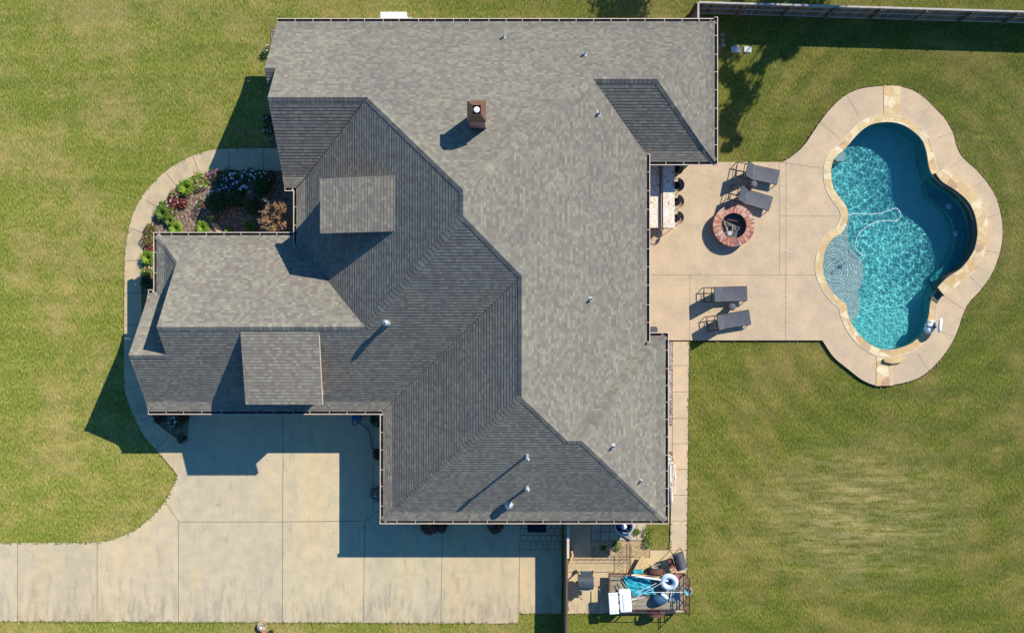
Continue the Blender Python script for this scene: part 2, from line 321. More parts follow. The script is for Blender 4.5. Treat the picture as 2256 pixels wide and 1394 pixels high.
# ---------------------------------------------------------------- mesh builder and tags
class MB:
    def __init__(s): s.v = []; s.f = []; s.m = []; s.uv = []; s.sm = []
    def face(s, pts, mi=0, uv=None, smooth=False):
        b = len(s.v); s.v += [tuple(p) for p in pts]; s.f.append(tuple(range(b, b+len(pts)))); s.m.append(mi); s.uv.append(uv); s.sm.append(smooth)
    def grid(s, rows, mi=0, smooth=True, closed=False):
        b = len(s.v); n = len(rows[0])
        for r in rows: s.v += [tuple(p) for p in r]
        for j in range(len(rows)-1):
            for i in range(n if closed else n-1):
                i2 = (i+1) % n
                s.f.append((b+j*n+i, b+j*n+i2, b+(j+1)*n+i2, b+(j+1)*n+i)); s.m.append(mi); s.uv.append(None); s.sm.append(smooth)
    def box(s, c, d, rz=0, mi=0, bev=0):
        x, y, z = (q/2 for q in d); R = Matrix.Rotation(rz, 3, 'Z') if not isinstance(rz, Matrix) else rz
        c = Vector(c)
        if bev > 0:
            e = bev
            def ring(zz, sh): return [c + R @ Vector(p) for p in ((-x+sh+e, -y+sh, zz), (x-sh-e, -y+sh, zz), (x-sh, -y+sh+e, zz), (x-sh, y-sh-e, zz), (x-sh-e, y-sh, zz), (-x+sh+e, y-sh, zz), (-x+sh, y-sh-e, zz), (-x+sh, -y+sh+e, zz))]
            rows = [ring(-z, 0), ring(z-e, 0), ring(z, e)]
            s.grid(rows, mi, False, True); s.face(rows[-1], mi); s.face(rows[0][::-1], mi); return
        p = [c + R @ Vector((sx*x, sy*y, sz*z)) for sz in (-1, 1) for sx, sy in ((-1, -1), (1, -1), (1, 1), (-1, 1))]
        for q in ((3, 2, 1, 0), (4, 5, 6, 7), (0, 1, 5, 4), (1, 2, 6, 5), (2, 3, 7, 6), (3, 0, 4, 7)): s.face([p[i] for i in q], mi)
    def tube(s, pts, r, n=8, mi=0, caps=True):
        pts = [Vector(p) for p in pts]; rs = r if isinstance(r, (list, tuple)) else [r]*len(pts); rows = []
        for i, p in enumerate(pts):
            d = (pts[min(i+1, len(pts)-1)] - pts[max(i-1, 0)]).normalized()
            up = Vector((0, 0, 1)) if abs(d.z) < .95 else Vector((1, 0, 0))
            a = d.cross(up).normalized(); b = a.cross(d).normalized()
            rows.append([p + (a*math.cos(t*2*math.pi/n) + b*math.sin(t*2*math.pi/n))*rs[i] for t in range(n)])
        s.grid(rows, mi, n > 4, True)
        if caps: s.face(rows[0], mi); s.face(rows[-1][::-1], mi)
    def lathe(s, c, prof, n=24, mi=0, smooth=True, sx=1, sy=1):
        c = Vector(c)
        rows = [[c + Vector((r*math.cos(t*2*math.pi/n)*sx, r*math.sin(t*2*math.pi/n)*sy, z)) for t in range(n)] for r, z in prof]
        s.grid(rows, mi, smooth, True)
    def prism(s, poly, z0, z1, mi=0, holes=(), side_mi=None, bottom=False):
        loops = [list(poly)] + [list(h) for h in holes]
        flat = [p for l in loops for p in l]
        tris = tessellate_polygon([[Vector((p[0], p[1], 0)) for p in l] for l in loops])
        for t in tris:
            q = [flat[i] for i in t]
            ar = (q[1][0]-q[0][0])*(q[2][1]-q[0][1])-(q[2][0]-q[0][0])*(q[1][1]-q[0][1])
            if ar < 0: q = q[::-1]
            s.face([(x, y, z1) for x, y in q], mi)
            if bottom: s.face([(x, y, z0) for x, y in q[::-1]], mi)
        if z0 is not None and z0 != z1:
            for l in loops:
                for i in range(len(l)):
                    a, b = l[i], l[(i+1) % len(l)]
                    s.face([(a[0], a[1], z0), (b[0], b[1], z0), (b[0], b[1], z1), (a[0], a[1], z1)], mi if side_mi is None else side_mi)
    def build(s, name, mats, parent=None):
        me = bpy.data.meshes.new(name); me.from_pydata(s.v, [], s.f)
        for m in (mats if isinstance(mats, (list, tuple)) else [mats]): me.materials.append(M[m] if isinstance(m, str) else m)
        me.polygons.foreach_set('material_index', s.m); me.polygons.foreach_set('use_smooth', s.sm)
        if any(u is not None for u in s.uv):
            ul = me.uv_layers.new(name='UV'); k = 0
            for p, u in zip(me.polygons, s.uv):
                for j, li in enumerate(p.loop_indices):
                    ul.data[li].uv = u[j] if u else (0, 0)
        me.update()
        o = bpy.data.objects.new(name, me); COL.objects.link(o)
        if parent:
            o.parent = parent
            o.matrix_parent_inverse = Matrix.Identity(4)
        return o
def tag(o, label=None, cat=None, group=None, kind=None):
    if label: o['label'] = label
    if cat: o['category'] = cat
    if group: o['group'] = group
    if kind: o['kind'] = kind
    return o
def empty(name, loc, label, cat, group=None, rz=0):
    o = bpy.data.objects.new(name, None); COL.objects.link(o); o.location = loc; o.rotation_euler = (0, 0, rz); o.empty_display_size = .3
    return tag(o, label, cat, group)
def copy_tree(o, parent=None):
    c = o.copy(); COL.objects.link(c); c.parent = parent
    for ch in list(o.children): copy_tree(ch, c)
    return c
def smooth_path(pts, n=5, closed=True):
    out = []; L = len(pts)
    for i in range(L if closed else L-1):
        p0, p1, p2, p3 = (pts[(i+k) % L] if closed else pts[max(0, min(L-1, i+k))] for k in (-1, 0, 1, 2))
        for j in range(n):
            t = j/n
            out.append(tuple(.5*((2*p1[q]) + (-p0[q]+p2[q])*t + (2*p0[q]-5*p1[q]+4*p2[q]-p3[q])*t*t + (-p0[q]+3*p1[q]-3*p2[q]+p3[q])*t**3) for q in range(len(p1))))
    if not closed: out.append(tuple(pts[-1]))
    return out
def area(p): return sum(p[i][0]*p[(i+1) % len(p)][1]-p[(i+1) % len(p)][0]*p[i][1] for i in range(len(p)))/2
def offset(poly, d):
    """closed outline moved outward by d"""
    sg = 1 if area(poly) > 0 else -1; out = []; L = len(poly)
    for i in range(L):
        a, b, c = poly[i-1], poly[i], poly[(i+1) % L]
        n1 = Vector((b[1]-a[1], -(b[0]-a[0]))).normalized()*sg; n2 = Vector((c[1]-b[1], -(c[0]-b[0]))).normalized()*sg
        n = (n1+n2); n = n.normalized() if n.length > 1e-6 else n1
        k = 1/max(.5, n.dot(n1)); out.append((b[0]+n.x*d*k, b[1]+n.y*d*k))
    return out
def inside(p, poly):
    x, y = p; r = False; j = len(poly)-1
    for i in range(len(poly)):
        xi, yi = poly[i]; xj, yj = poly[j]
        if (yi > y) != (yj > y) and x < (xj-xi)*(y-yi)/(yj-yi)+xi: r = not r
        j = i
    return r
def strips(mb, lines, wdt, z, mi=0):
    for ln in lines:
        for i in range(len(ln)-1):
            a, b = Vector(ln[i]), Vector(ln[i+1]); d = (b-a)
            if d.length < 1e-5: continue
            n = Vector((-d.y, d.x)).normalized()*wdt/2
            mb.face([(a.x-n.x, a.y-n.y, z), (b.x-n.x, b.y-n.y, z), (b.x+n.x, b.y+n.y, z), (a.x+n.x, a.y+n.y, z)], mi)

# ---------------------------------------------------------------- POOL outlines
water_px = [(1953.6,267.4),(1921.7,272.2),(1900.5,284),(1879,305),(1860.7,326.6),(1839.5,345),(1832,361),(1829.5,382),(1832.8,409),(1844.8,431.5),(1860.7,451.4),(1866.8,470),(1864.7,488.5),(1852.7,512),(1834,524),(1818,547.8),(1811.6,577),(1813,603.5),(1823.5,630),(1842,654),(1862,671),(1866,691),(1879,720),(1900.5,747),(1927,765.5),(1953.6,771.6),(1977,769.4),(2001,761.5),(2016,752),(2036,731),(2048,694),(2052,664),(2060,640),(2075,621),(2105,602),(2132,568),(2144,545),(2147,515),(2141,483),(2128,453),(2100,424),(2073,408),(2057,392),(2049,370),(2043,335),(2033,308),(2012,287),(1985.5,272)]
wp = []
for x, y in water_px:
    right = x > 2054 and 385 < y < 645
    wp.append(P(x, y, 0.0 if right else .13))
water_poly = smooth_path(wp, 4)
ZW = -.10
coping_out = offset(water_poly, .30)
# ---------------------------------------------------------------- lawn, deck
deck_px = [(1700,357.5),(1724,357),(1736,350.5),(1754.5,337),(1773,318.7),(1789.5,294.8),(1807.6,268),(1826,244),(1852.7,217.8),(1879,201.9),(1905.8,194),(1932,191),(1958,189.5),(1984,191.5),(2012,200.5),(2038.6,217.8),(2062.5,241.7),(2083.7,265.6),(2099.6,294.8),(2107.6,324),(2120.9,347.9),(2150,374.4),(2171,398.3),(2190,427.5),(2201.8,459.4),(2208,496.5),(2208,526.5),(2200.5,563.7),(2184.6,603.5),(2160.7,638),(2134,667),(2120.9,693.8),(2110,725.6),(2097,754.8),(2073,789.4),(2043.9,818.6),(2012,837),(1966.9,847.8),(1945,850),(1929.7,849),(1900.5,837),(1868.7,813),(1839.5,789),(1823.5,768),(1812,749.5)]
ZD = .12
dp = PL(deck_px, ZD)
deck_poly = [P(1380, 357.5, ZD)] + smooth_path(dp[1:-1], 4, False) + [dp[-1], P(1380, 749.5, ZD)]
mb = MB()
mb.prism([(-300, -300), (300, -300), (300, 300), (-300, 300)], 0, 0, 0, holes=[offset(water_poly, .15)])
tag(mb.build('lawn', 'lawn'), kind='structure')
mb = MB()
mb.prism(deck_poly, -.05, ZD, 0, holes=[offset(water_poly, .12)], side_mi=1)
deck = tag(mb.build('pool_deck', ['deck', 'edge']), kind='structure')
def pxl(z, *pts): return PL(pts, z)
z = ZD + .004
J = [pxl(z, (1427,605.5),(1797,606)), pxl(z, (1520,605.5),(1520,749)), pxl(z, (1717.5,357),(1717.5,605)), pxl(z, (1732.5,350),(1731,749)), pxl(z, (1718,476),(1850,476)),
     pxl(z, (1720,358),(1815,371)), pxl(z, (1807,269),(1853,309)), pxl(z, (1865,208),(1892,255)), pxl(z, (2052,231),(2026,264)), pxl(z, (2097,293),(2065,304)), pxl(z, (2120,350),(2092,370)),
     pxl(z, (2169,397),(2140,417)), pxl(z, (2202,472),(2172,480)), pxl(z, (2201,558),(2171,551)), pxl(z, (2164,634),(2137,609)), pxl(z, (2125,682),(2082,654)), pxl(z, (2103,741),(2068,728)), pxl(z, (2047,817),(2022,779)),
     pxl(z, (1855,490),(1840,505))]
mb = MB(); strips(mb, J, .022, z)
mb.build('control_joints', 'djoint', deck)
for py in (456, 553, 651):
    mb = MB(); c = P(1732, py, z); mb.lathe((c[0], c[1], z), [(0.001, .006), (.05, .006), (.06, 0)], 16)
    mb.build('deck_drain', 'side', deck)
# dark soil edge round the deck and walks is real: a shallow trench strip of bare earth
mb = MB()
o2 = smooth_path(dp[1:-1], 4, False)
oo = [P(1700, 357.5, 0)] + [(x*38/(38-ZD), y*38/(38-ZD)) for x, y in o2] + [P(1812, 749.5, 0), P(1470, 749.5, 0)]
def ribbon(mb, path, w0, w1, z, side, mi=0):
    for i in range(len(path)-1):
        a, b = Vector(path[i]), Vector(path[i+1]); d = b-a
        if d.length < 1e-5: continue
        n = Vector((-d.y, d.x)).normalized()*side
        mb.face([(*(a+n*w0), z), (*(b+n*w0), z), (*(b+n*w1), z), (*(a+n*w1), z)], mi)
ribbon(mb, oo, -.02, .05, .005, 1)
tag(mb.build('soil', 'edge'), kind='structure')

# pool basin
pool = empty('swimming_pool', (*P(1960, 520), 0), 'free-form blue swimming pool with flagstone coping and raised east wall', 'swimming pool')
def rel(o, par):
    """keep world-space mesh under a located parent"""
    o.location = -par.location; return o
basin = MB()
def floor_z(py):
    for (p0, z0), (p1, z1) in zip(((200,-1.15),(300,-1.2),(480,-1.5),(600,-1.45),(700,-.85)), ((300,-1.2),(480,-1.5),(600,-1.45),(700,-.85),(860,-.7))):
        if py <= p1: return z0+(z1-z0)*(py-p0)/(p1-p0)
    return -.7
basin.grid([[(*P(px, py, 0), floor_z(py)) for px in (1790, 1900, 2000, 2080, 2180)] for py in range(240, 801, 20)], 0, True)
ws = MB()
for i in range(len(water_poly)):
    a, b = water_poly[i], water_poly[(i+1) % len(water_poly)]
    ws.face([(a[0], a[1], -1.45), (b[0], b[1], -1.45), (b[0], b[1], .1), (a[0], a[1], .1)])
fl = rel(basin.build('pool_floor', 'pool_deep', pool), pool); wl = rel(ws.build('pool_wall', 'pool_wall', pool), pool)
led = [(1857,448),(1866.8,470),(1864.7,488.5),(1852.7,512),(1834,524),(1818,547.8),(1811.6,577),(1813,603.5),(1823.5,630),(1842,654),(1862,671),(1866,691),(1876,712),(1889,703),(1899,688),(1903,668),(1897,645),(1905,626),(1909,600),(1905,570),(1893,558),(1879,540),(1876,505),(1878,485),(1873,462)]
mb = MB(); mb.prism(smooth_path(PL(led, .05), 3), -1.45, -.42)
lg = rel(mb.build('tanning_ledge', 'ledge', pool), pool)
st = [(1829.5,382),(1832.8,409),(1844.8,431.5),(1860,450),(1870,452),(1853,426),(1843,405),(1840,380),(1838,360),(1846,349),(1838,347),(1832,361)]
mb = MB(); mb.prism(smooth_path(PL(st, .05), 3), -1.45, -.50)
lg2 = rel(mb.build('shallow_step', 'ledge', pool), pool)
mb = MB(); mb.prism(PL([(1838,346),(1852,331),(1862,329),(1868,342),(1866,352),(1850,354)], 0), -1.45, -.28)
lg3 = rel(mb.build('entry_seat', 'ledge', pool), pool)
# swim bench along the raised wall
bpx = [(2057,392),(2073,408),(2100,424),(2128,453),(2141,483),(2147,515),(2144,545),(2132,568),(2105,602),(2075,621),(2066,610),(2090,588),(2109,562),(2121,535),(2122,512),(2117,488),(2104,464),(2084,446),(2062,430),(2057,416)]
mb = MB(); mb.prism(smooth_path(PL(bpx, 0), 3), -1.45, -.9)
lg4 = rel(mb.build('swim_bench', 'pool_wall', pool), pool)
for q in ((2112, 450), (2128, 511)):
    c = P(*q, 0); mb = MB(); mb.lathe((c[0]-.1, c[1], -.885), [(.001, .03), (.12, .03), (.15, 0)], 20)
    l_ = rel(mb.build('pool_light', 'paleblue', pool), pool); l_.cycles.is_caustics_receiver = True
for o in (fl, wl, lg, lg2, lg3, lg4): o.cycles.is_caustics_receiver = True
# water surface with real ripples; bubbler makes rings over the tanning ledge
bx, by = P(1851, 588, -.1)
def wave(x, y):
    r = math.hypot(x-bx, y-by); fall = math.exp(-(r/1.5)**2)
    a = 1-.35*fall
    n1 = noise.noise(Vector((x*3.7, y*3.7, 0))); n2 = noise.noise(Vector((x*8.5, y*8.5, 4)))
    calm = .62 + .38*noise.noise(Vector((x*.35, y*.35, 9)))
    edge_r = math.exp(-((x-bx)**2+(y-by)**2)/9)
    rr_ = r*(1+.05*n1)+.035*n2+.03*n1
    return (.0165*n1 + .0058*n2)*a*calm + .0026*math.cos(rr_*2*math.pi/.135)*math.exp(-(r/1.6)**2)*(1+1.6*n2) + .0011*noise.noise(Vector((x*21, y*21, 2)))*math.exp(-(r/1.4)**2) + .03*math.exp(-(r/.07)**2)
wb = MB(); step = .03
X0 = min(p[0] for p in water_poly)-.1; X1 = max(p[0] for p in water_poly)+.1; Y0 = min(p[1] for p in water_poly)-.1; Y1 = max(p[1] for p in water_poly)+.1
nx = int((X1-X0)/step); ny = int((Y1-Y0)/step); wout = offset(water_poly, .04)
rows_in = []
for j in range(ny+1):   # scanline test: fast inside
    y = Y0+(j+.5)*step; xs = []
    for i in range(len(wout)):
        (xa, ya), (xb, yb) = wout[i-1], wout[i]
        if (ya > y) != (yb > y): xs.append(xa+(y-ya)*(xb-xa)/(yb-ya))
    rows_in.append(sorted(xs))
idx = {}; wv = []; wf = []
def vid(i, j):
    k = (i, j)
    if k not in idx:
        x = X0+i*step; y = Y0+j*step; idx[k] = len(wv); wv.append((x-pool.location.x, y-pool.location.y, ZW+wave(x, y)))
    return idx[k]
for j in range(ny):
    xs = rows_in[j]
    for q in range(0, len(xs)-1, 2):
        for i in range(int((xs[q]-X0)/step), int((xs[q+1]-X0)/step)+1):
            wf.append((vid(i, j), vid(i+1, j), vid(i+1, j+1), vid(i, j+1)))
me = bpy.data.meshes.new('water'); me.from_pydata(wv, [], wf); me.materials.append(M['water'])
me.polygons.foreach_set('use_smooth', [True]*len(wf)); me.update()
wo = bpy.data.objects.new('water_surface', me); COL.objects.link(wo); wo.parent = pool
wo.cycles.is_caustics_caster = True
# coping (flush) and raised wall with its cap
mb = MB()
inn = offset(water_poly, -.035)
mb.prism(coping_out, ZD-.02, ZD+.012, 0, holes=[inn])
for i in range(len(inn)):
    a, b = inn[i], inn[(i+1) % len(inn)]; mb.face([(a[0], a[1], ZD-.05), (b[0], b[1], ZD-.05), (b[0], b[1], ZD), (a[0], a[1], ZD)])
rel(mb.build('coping', 'flag', pool), pool)
mb = MB()
ribbon(mb, [*offset(water_poly, .31), offset(water_poly, .31)[0]], -.01, .022, ZD+.016, 1 if area(water_poly) < 0 else -1)
rel(mb.build('grout_line', 'trim', pool), pool)
for pts in ([(1947,189),(1984,190),(1983,250),(1976,258),(1947,256)], [(1932,784),(1967,795),(1967,849),(1929.5,850)]):
    mb = MB(); mb.prism(PL(pts, ZD), -.02, ZD+.017); rel(mb.build('stone_band', 'flag', pool), pool)
HR = .36
in_px = [(2061,382),(2076,401),(2105,419.5),(2131.5,443),(2147,472.6),(2153,510),(2150,534.5),(2142,558),(2118,590),(2086,611.5),(2065,633)]
out_px = [(2081,370),(2108.6,394),(2144,421),(2165.5,450),(2175,483.6),(2177,524),(2170,552),(2160,578),(2145,598),(2115,623),(2081,652)]
ip = smooth_path(PL(in_px, HR), 4, False); op = smooth_path(PL(out_px, HR), 4, False)
mb = MB(); n = len(ip)
for i in range(n-1):
    a, b, c, d = ip[i], ip[i+1], op[i+1], op[i]
    mb.face([(*a, HR+.03), (*b, HR+.03), (*c, HR+.03), (*d, HR+.03)][::-1])
    mb.face([(*d, ZD), (*d, HR+.03), (*c, HR+.03), (*c, ZD)])
    mb.face([(*a, HR-.02), (*a, HR+.03), (*b, HR+.03), (*b, HR-.02)])
for a, d in ((ip[0], op[0]), (ip[-1], op[-1])): mb.face([(*a, ZD), (*a, HR+.03), (*d, HR+.03), (*d, ZD)])
rel(mb.build('raised_wall_cap', 'flag', pool), pool)
mb = MB()
for i in range(n-1):
    a, b = ip[i], ip[i+1]
    mb.face([(*a, -.4), (*a, HR-.02), (*b, HR-.02), (*b, -.4)])
mb.face([(*ip[-1], -.3), (*ip[-1], HR), (*op[-1], HR), (*op[-1], -.3)])
e0 = P(2065, 633, HR); 
mb.prism(PL([(2062,640),(2074,652),(2064,668),(2052,660)], .1), -.3, .155)
rel(mb.build('raised_wall_face', 'darkstone', pool), pool)
mb = MB(); mb.prism(PL([(1947,790),(1999,789),(1985,797),(1966,801),(1948,797)], .2), ZD, .26)
rel(mb.build('raised_step_stone', 'flag', pool), pool)
# cleaner hose in the water
hp = smooth_path([P(x, y, -.1) for x, y in [(1868,474),(1885,471),(1912,472),(1938,470),(1960,463),(1973,459),(1982,466),(1983,478),(1975,487),(1955,486),(1930,489),(1908,500),(1892,515),(1885,532),(1884,548),(1893,557),(1905,563)]], 5, False)
mb = MB(); mb.tube([(x, y, -.082) for x, y in hp], .013, 8)
tag(mb.build('cleaner_hose', 'white'), 'thin white hose looping across the turquoise pool water', 'hose')
c = P(1851, 588, -.3); mb = MB(); mb.lathe((c[0], c[1], -.42), [(.001, .05), (.06, .05), (.09, .0)], 16)
bb = rel(mb.build('bubbler', 'white', pool), pool)

# ---------------------------------------------------------------- driveway, walks, pads
drive_px = [(416,885),(845,885),(845,1112),(1237,1112),(1237,1351),(1143.5,1351),(1141.5,1373),(700,1371),(0,1368),(-200,1367),(-200,1196),(0,1195.5),(180,1195),(214,1194),(237,1190),(270,1180),(300,1165.5),(325,1147),(345,1127),(364,1104.5),(380,1075),(391,1047),(402,1005),(412,970)]
mb = MB(); mb.prism(PL(drive_px, .03), -.05, .03, side_mi=1)
drive = tag(mb.build('driveway', ['drive', 'edge']), kind='structure')
z = .034
J = [pxl(z, (364,1105),(393.5,1149),(620,1149),(803,1147),(838,1122)), pxl(z, (393.5,1149),(393,1371)), pxl(z, (214,1195),(214,1369)), pxl(z, (38.5,1195),(38.5,1368)), pxl(z, (624,905),(622,1371)), pxl(z, (803,1148),(801,1371)),
     pxl(z, (975,1150),(971,1372)), pxl(z, (1146,1150),(1143,1352)), pxl(z, (1145,1210),(1237,1210)), pxl(z, (418,907),(412,960),(402,1005),(390,1046)), pxl(z, (822,900),(822,1125))]
for r, yy in enumerate((1163, 1178, 1192)):
    J.append(pxl(z, (1145, yy), (1237, yy)))
for r in range(4):
    for q in range(7): J.append(pxl(z, (1150+q*13+(r % 2)*6, 1149+r*14.5), (1150+q*13+(r % 2)*6, 1163+r*14.5)))
mb = MB(); strips(mb, J, .022, z); mb.build('control_joints', 'joint', drive)
mb = MB()
ck = [(848,1271),(862,1273),(880,1273),(893,1271),(905,1266),(920,1265),(945,1261),(972,1258),(985,1254),(1000,1255),(1020,1259),(1060,1260)]
strips(mb, [PL(ck, z)], .03, z+.001); mb.build('sealed_crack', 'paver', drive)
wo_px = [(640,326),(607,326),(527,326.4),(478,328.7),(441,337),(400.7,354.5),(363,379),(332,409),(306,443.5),(288.8,483.6),(278.7,529.6),(274.4,572.6),(273.9,644),(273,749),(273,844.6),(279.6,877.6),(296,920.5),(319,963),(345.6,993),(372,1023),(391,1047)]
wi_px = [(640,377),(616,377),(527,375),(486.8,376),(441,383),(412,394.7),(389,412),(369,435),(352,458),(334.7,486.5),(321,518),(314,560),(312,645),(312,749),(314,840),(325,890),(341,925),(357,942),(372,953),(390,966),(412,970)]
a = smooth_path(PL(wo_px, .045), 3, False); b = smooth_path(PL(wi_px, .045), 3, False)
mb = MB(); n = len(a)
for i in range(n-1):
    mb.face([(*a[i], .045), (*a[i+1], .045), (*b[i+1], .045), (*b[i], .045)])
    mb.face([(*a[i], -.02), (*a[i+1], -.02), (*a[i+1], .045), (*a[i], .045)], 1)
    mb.face([(*b[i], -.02), (*b[i+1], -.02), (*b[i+1], .045), (*b[i], .045)], 1)
walk = tag(mb.build('front_walk', ['walk', 'edge']), kind='structure')
J = [pxl(.05, (504,326),(504,375)), pxl(.05, (581,326),(581,377)), pxl(.05, (425,345),(440,384)), pxl(.05, (366,381),(393,415)), pxl(.05, (319,440),(351,459)), pxl(.05, (287,502),(322,516)), pxl(.05, (275,574),(312,574)), pxl(.05, (275,645),(312,645)), pxl(.05, (273,716),(312,716)), pxl(.05, (273,860),(318,848)), pxl(.05, (304,925),(345,915)), pxl(.05, (343,990),(372,960))]
mb = MB(); strips(mb, J, .02, .05); mb.build('control_joints', 'joint', walk)
mb = MB(); ribbon(mb, a, -.02, .03, .006, -1); ribbon(mb, a, -.02, .03, .008, 1)
tag(mb.build('soil', 'edge'), kind='structure')
mb = MB(); mb.prism(PL([(1482,752),(1518,752),(1514.5,1100),(1512.5,1211),(1476,1211),(1479,1100),(1482,995),(1440,995),(1440,937),(1482,937)], .05), -.02, .05, side_mi=1)
sw = tag(mb.build('side_walk', ['side', 'edge']), kind='structure')
J = [pxl(.054, (1483-i*.7, y), (1517-i*.9, y)) for i, y in enumerate((805, 863, 921, 977, 1033, 1090, 1147))] + [pxl(.054, (1482,937),(1481,995))]
mb = MB(); strips(mb, J, .018, .054); mb.build('control_joints', 'joint', sw)
mb = MB(); ribbon(mb, PL([(1518,752),(1514.5,1100),(1512.5,1211),(1512,1350)], 0), -.04, .05, .008, 1)
tag(mb.build('soil', 'edge'), kind='structure')
mb = MB(); mb.prism(PL([(1250,1228),(1432,1228),(1432,1211.5),(1512.5,1211.5),(1512,1350),(1250,1351)], .04), -.02, .04, side_mi=1)
mb.prism(PL([(1250,1150),(1302,1150),(1302,1227.5),(1250,1227.5)], .03), -.02, .03, side_mi=1)
pad = tag(mb.build('concrete_pad', ['drive', 'edge']), kind='structure')
mb = MB(); mb.prism(PL([(1302.5,1191),(1432,1191),(1432,1227),(1302.5,1227)], .012), 0, .012)
tag(mb.build('soil', 'soil'), kind='structure')
mb = MB()
for i in range(6):
    for j in range(3):
        x0 = 1303+i*20; y0 = 1133+j*19
        mb.prism(PL([(x0+.6, y0+.6), (x0+19.4, y0+.6), (x0+19.4, y0+18.4), (x0+.6, y0+18.4)], .06), -.01, .05+.008*((i*7+j*3) % 3))
tag(mb.build('paver_pad', 'paver'), kind='structure')
mb = MB()
for pts in ([(441,384),(412,396),(389,413),(369,436),(352,459),(335,487),(322,518),(318,545),(316,600),(316,650),(360,650),(360,530),(690,530),(690,400),(640,378),(616,378.5),(527,376.5),(487,377.5)],
            [(330,890),(419,890),(417,968),(413,968),(391,964),(373,951),(358,940),(342,923)],
            [(823,895),(870,895),(870,1125),(838,1125),(823,1110)], [(596,60),(640,60),(640,325),(596,325)]):
    mb.prism(PL(pts, .02), 0, .02)
tag(mb.build('mulch_bed', 'mulch'), kind='structure')
mb = MB(); mb.prism(PL([(1440,752),(1482,752),(1481.5,937),(1440,937)], .015), 0, .015); mb.prism(PL([(1440,996),(1481,997),(1484,1016),(1486,1030),(1485,1060),(1481,1095),(1477,1120),(1440,1120)], .015), 0, .015)
tag(mb.build('gravel_bed', 'mulch'), kind='structure')
mb = MB()
for _ in range(1500):
    x, y = P(random.uniform(1462, 1481), random.uniform(753, 936), .05); r = random.uniform(.02, .05)
    rows = [[(x+r*k*math.cos(t+.3)*(1+.3*random.random()), y+r*k*.8*math.sin(t+.3), .015+zz*r) for t in [q*math.pi/3 for q in range(6)]] for k, zz in ((1, .1), (.8, .6), (.25, .85))]
    mb.grid(rows, 0, True, True)
tag(mb.build('gravel', 'pebble'), kind='stuff')

# ---------------------------------------------------------------- HOUSE
SL = {'N':('y',13.292,1,2.089,0.711),'S2':('y',6.941,-1,2.209,0.704),'E2':('x',9.093,1,2.280,0.716),'E':('x',6.005,1,2.538,0.719),'W':('x',-9.620,-1,2.449,0.735),
'S1':('y',5.723,-1,2.525,0.762),'S':('y',-4.258,-1,2.219,0.741),'Wn':('y',3.642,1,2.230,0.693),'Wb':('x',-5.787,-1,2.255,0.700),'Sb':('y',-9.138,-1,2.346,0.714),
'E3':('x',6.880,1,2.314,0.724),'N3':('y',-0.860,1,2.220,0.699),'Nl':('y',1.064,1,2.234,0.709),'S4':('y',8.0,-1,2.08,.711),'Sk':('x',-15.97,-1,2.23,.70),
'D1':('x',-7.92,-1,5.25,.25),'D2':('y',-3.74,-1,4.25,.21)}
A = {'a':(-10.131,9.081),'b':(-6.013,9.081),'c':(-1.834,4.750),'d':(-1.828,3.772),'e':(0.390,1.602),'f':(0.378,-3.199),'g':(2.285,-5.132),'h':(2.887,-5.135),'i':(3.452,10.043),'j':(6.135,10.043),'k':(-6.116,-0.424),'l':(-14.749,-0.433),'m':(-8.106,1.727)}
a_, b_, c_, d_, e_, f_, g_, h_, i_, j_, k_, l_, m_ = (A[q] for q in 'abcdefghijklm')
GX = -14.749
POLY = {
 'N': [(-10.61,13.292),(9.093,13.292),j_,i_,c_,b_,a_,(-10.131,10.65),(-10.61,10.65)],
 'S4': [(-10.61,10.65),(-9.9,10.65),(-9.9,8.0),(-10.61,8.0)],
 'S1': [a_,b_,(-9.62,5.723),(-10.131,5.723)],
 'W': [b_,c_,d_,k_,m_,(-9.62,3.14),(-9.62,5.723)],
 'S': [l_,k_,d_,e_,(-5.787,-4.258),(-16.35,-4.258),(-16.35,-1.649),(GX,-1.649)],
 'Wn': [(-15.97,3.642),(GX,2.42),l_,k_,m_,(-9.4,3.05),(-9.4,3.642)],
 'Sk': [(-15.97,3.642),(GX,2.42),(GX,-.157),(-15.97,1.064)],
 'Nl': [(-16.35,1.064),(-15.97,1.064),(GX,-.157),(GX,-1.649),(-16.35,-1.649)],
 'Wb': [e_,f_,(-5.787,-9.138),(-5.787,-4.258)],
 'Sb': [f_,g_,h_,(6.88,-9.138),(-5.787,-9.138)],
 'E': [i_,c_,d_,e_,f_,g_,(6.005,-1.11),(6.005,7.21)],
 'N3': [g_,h_,(6.88,-.86),(5.9,-.86),(5.9,-1.2)],
 'E3': [h_,(6.88,-.86),(6.88,-9.138)],
 'S2': [i_,j_,(9.093,6.941),(5.9,6.941),(5.9,7.3)],
 'E2': [j_,(9.093,13.292),(9.093,6.941)],
 'D1': [(-4.72,5.68),(-7.92,5.68),(-7.92,3.43),(-4.72,3.43)],
 'D2': [(-11.33,-.644),(-8.06,-.644),(-8.06,-3.74),(-11.33,-3.74)],
}
def runof(s, x, y):
    ax, e, sg, ze, p = SL[s]; return sg*(e-(x if ax == 'x' else y))
FL = .45
def zrun(s, r):
    ax, e, sg, ze, p = SL[s]; z = ze+p*r
    if s[0] != 'D' and r < FL: z += (p-.42)*(FL-r)
    return z
def zs(s, x, y): return zrun(s, runof(s, x, y))
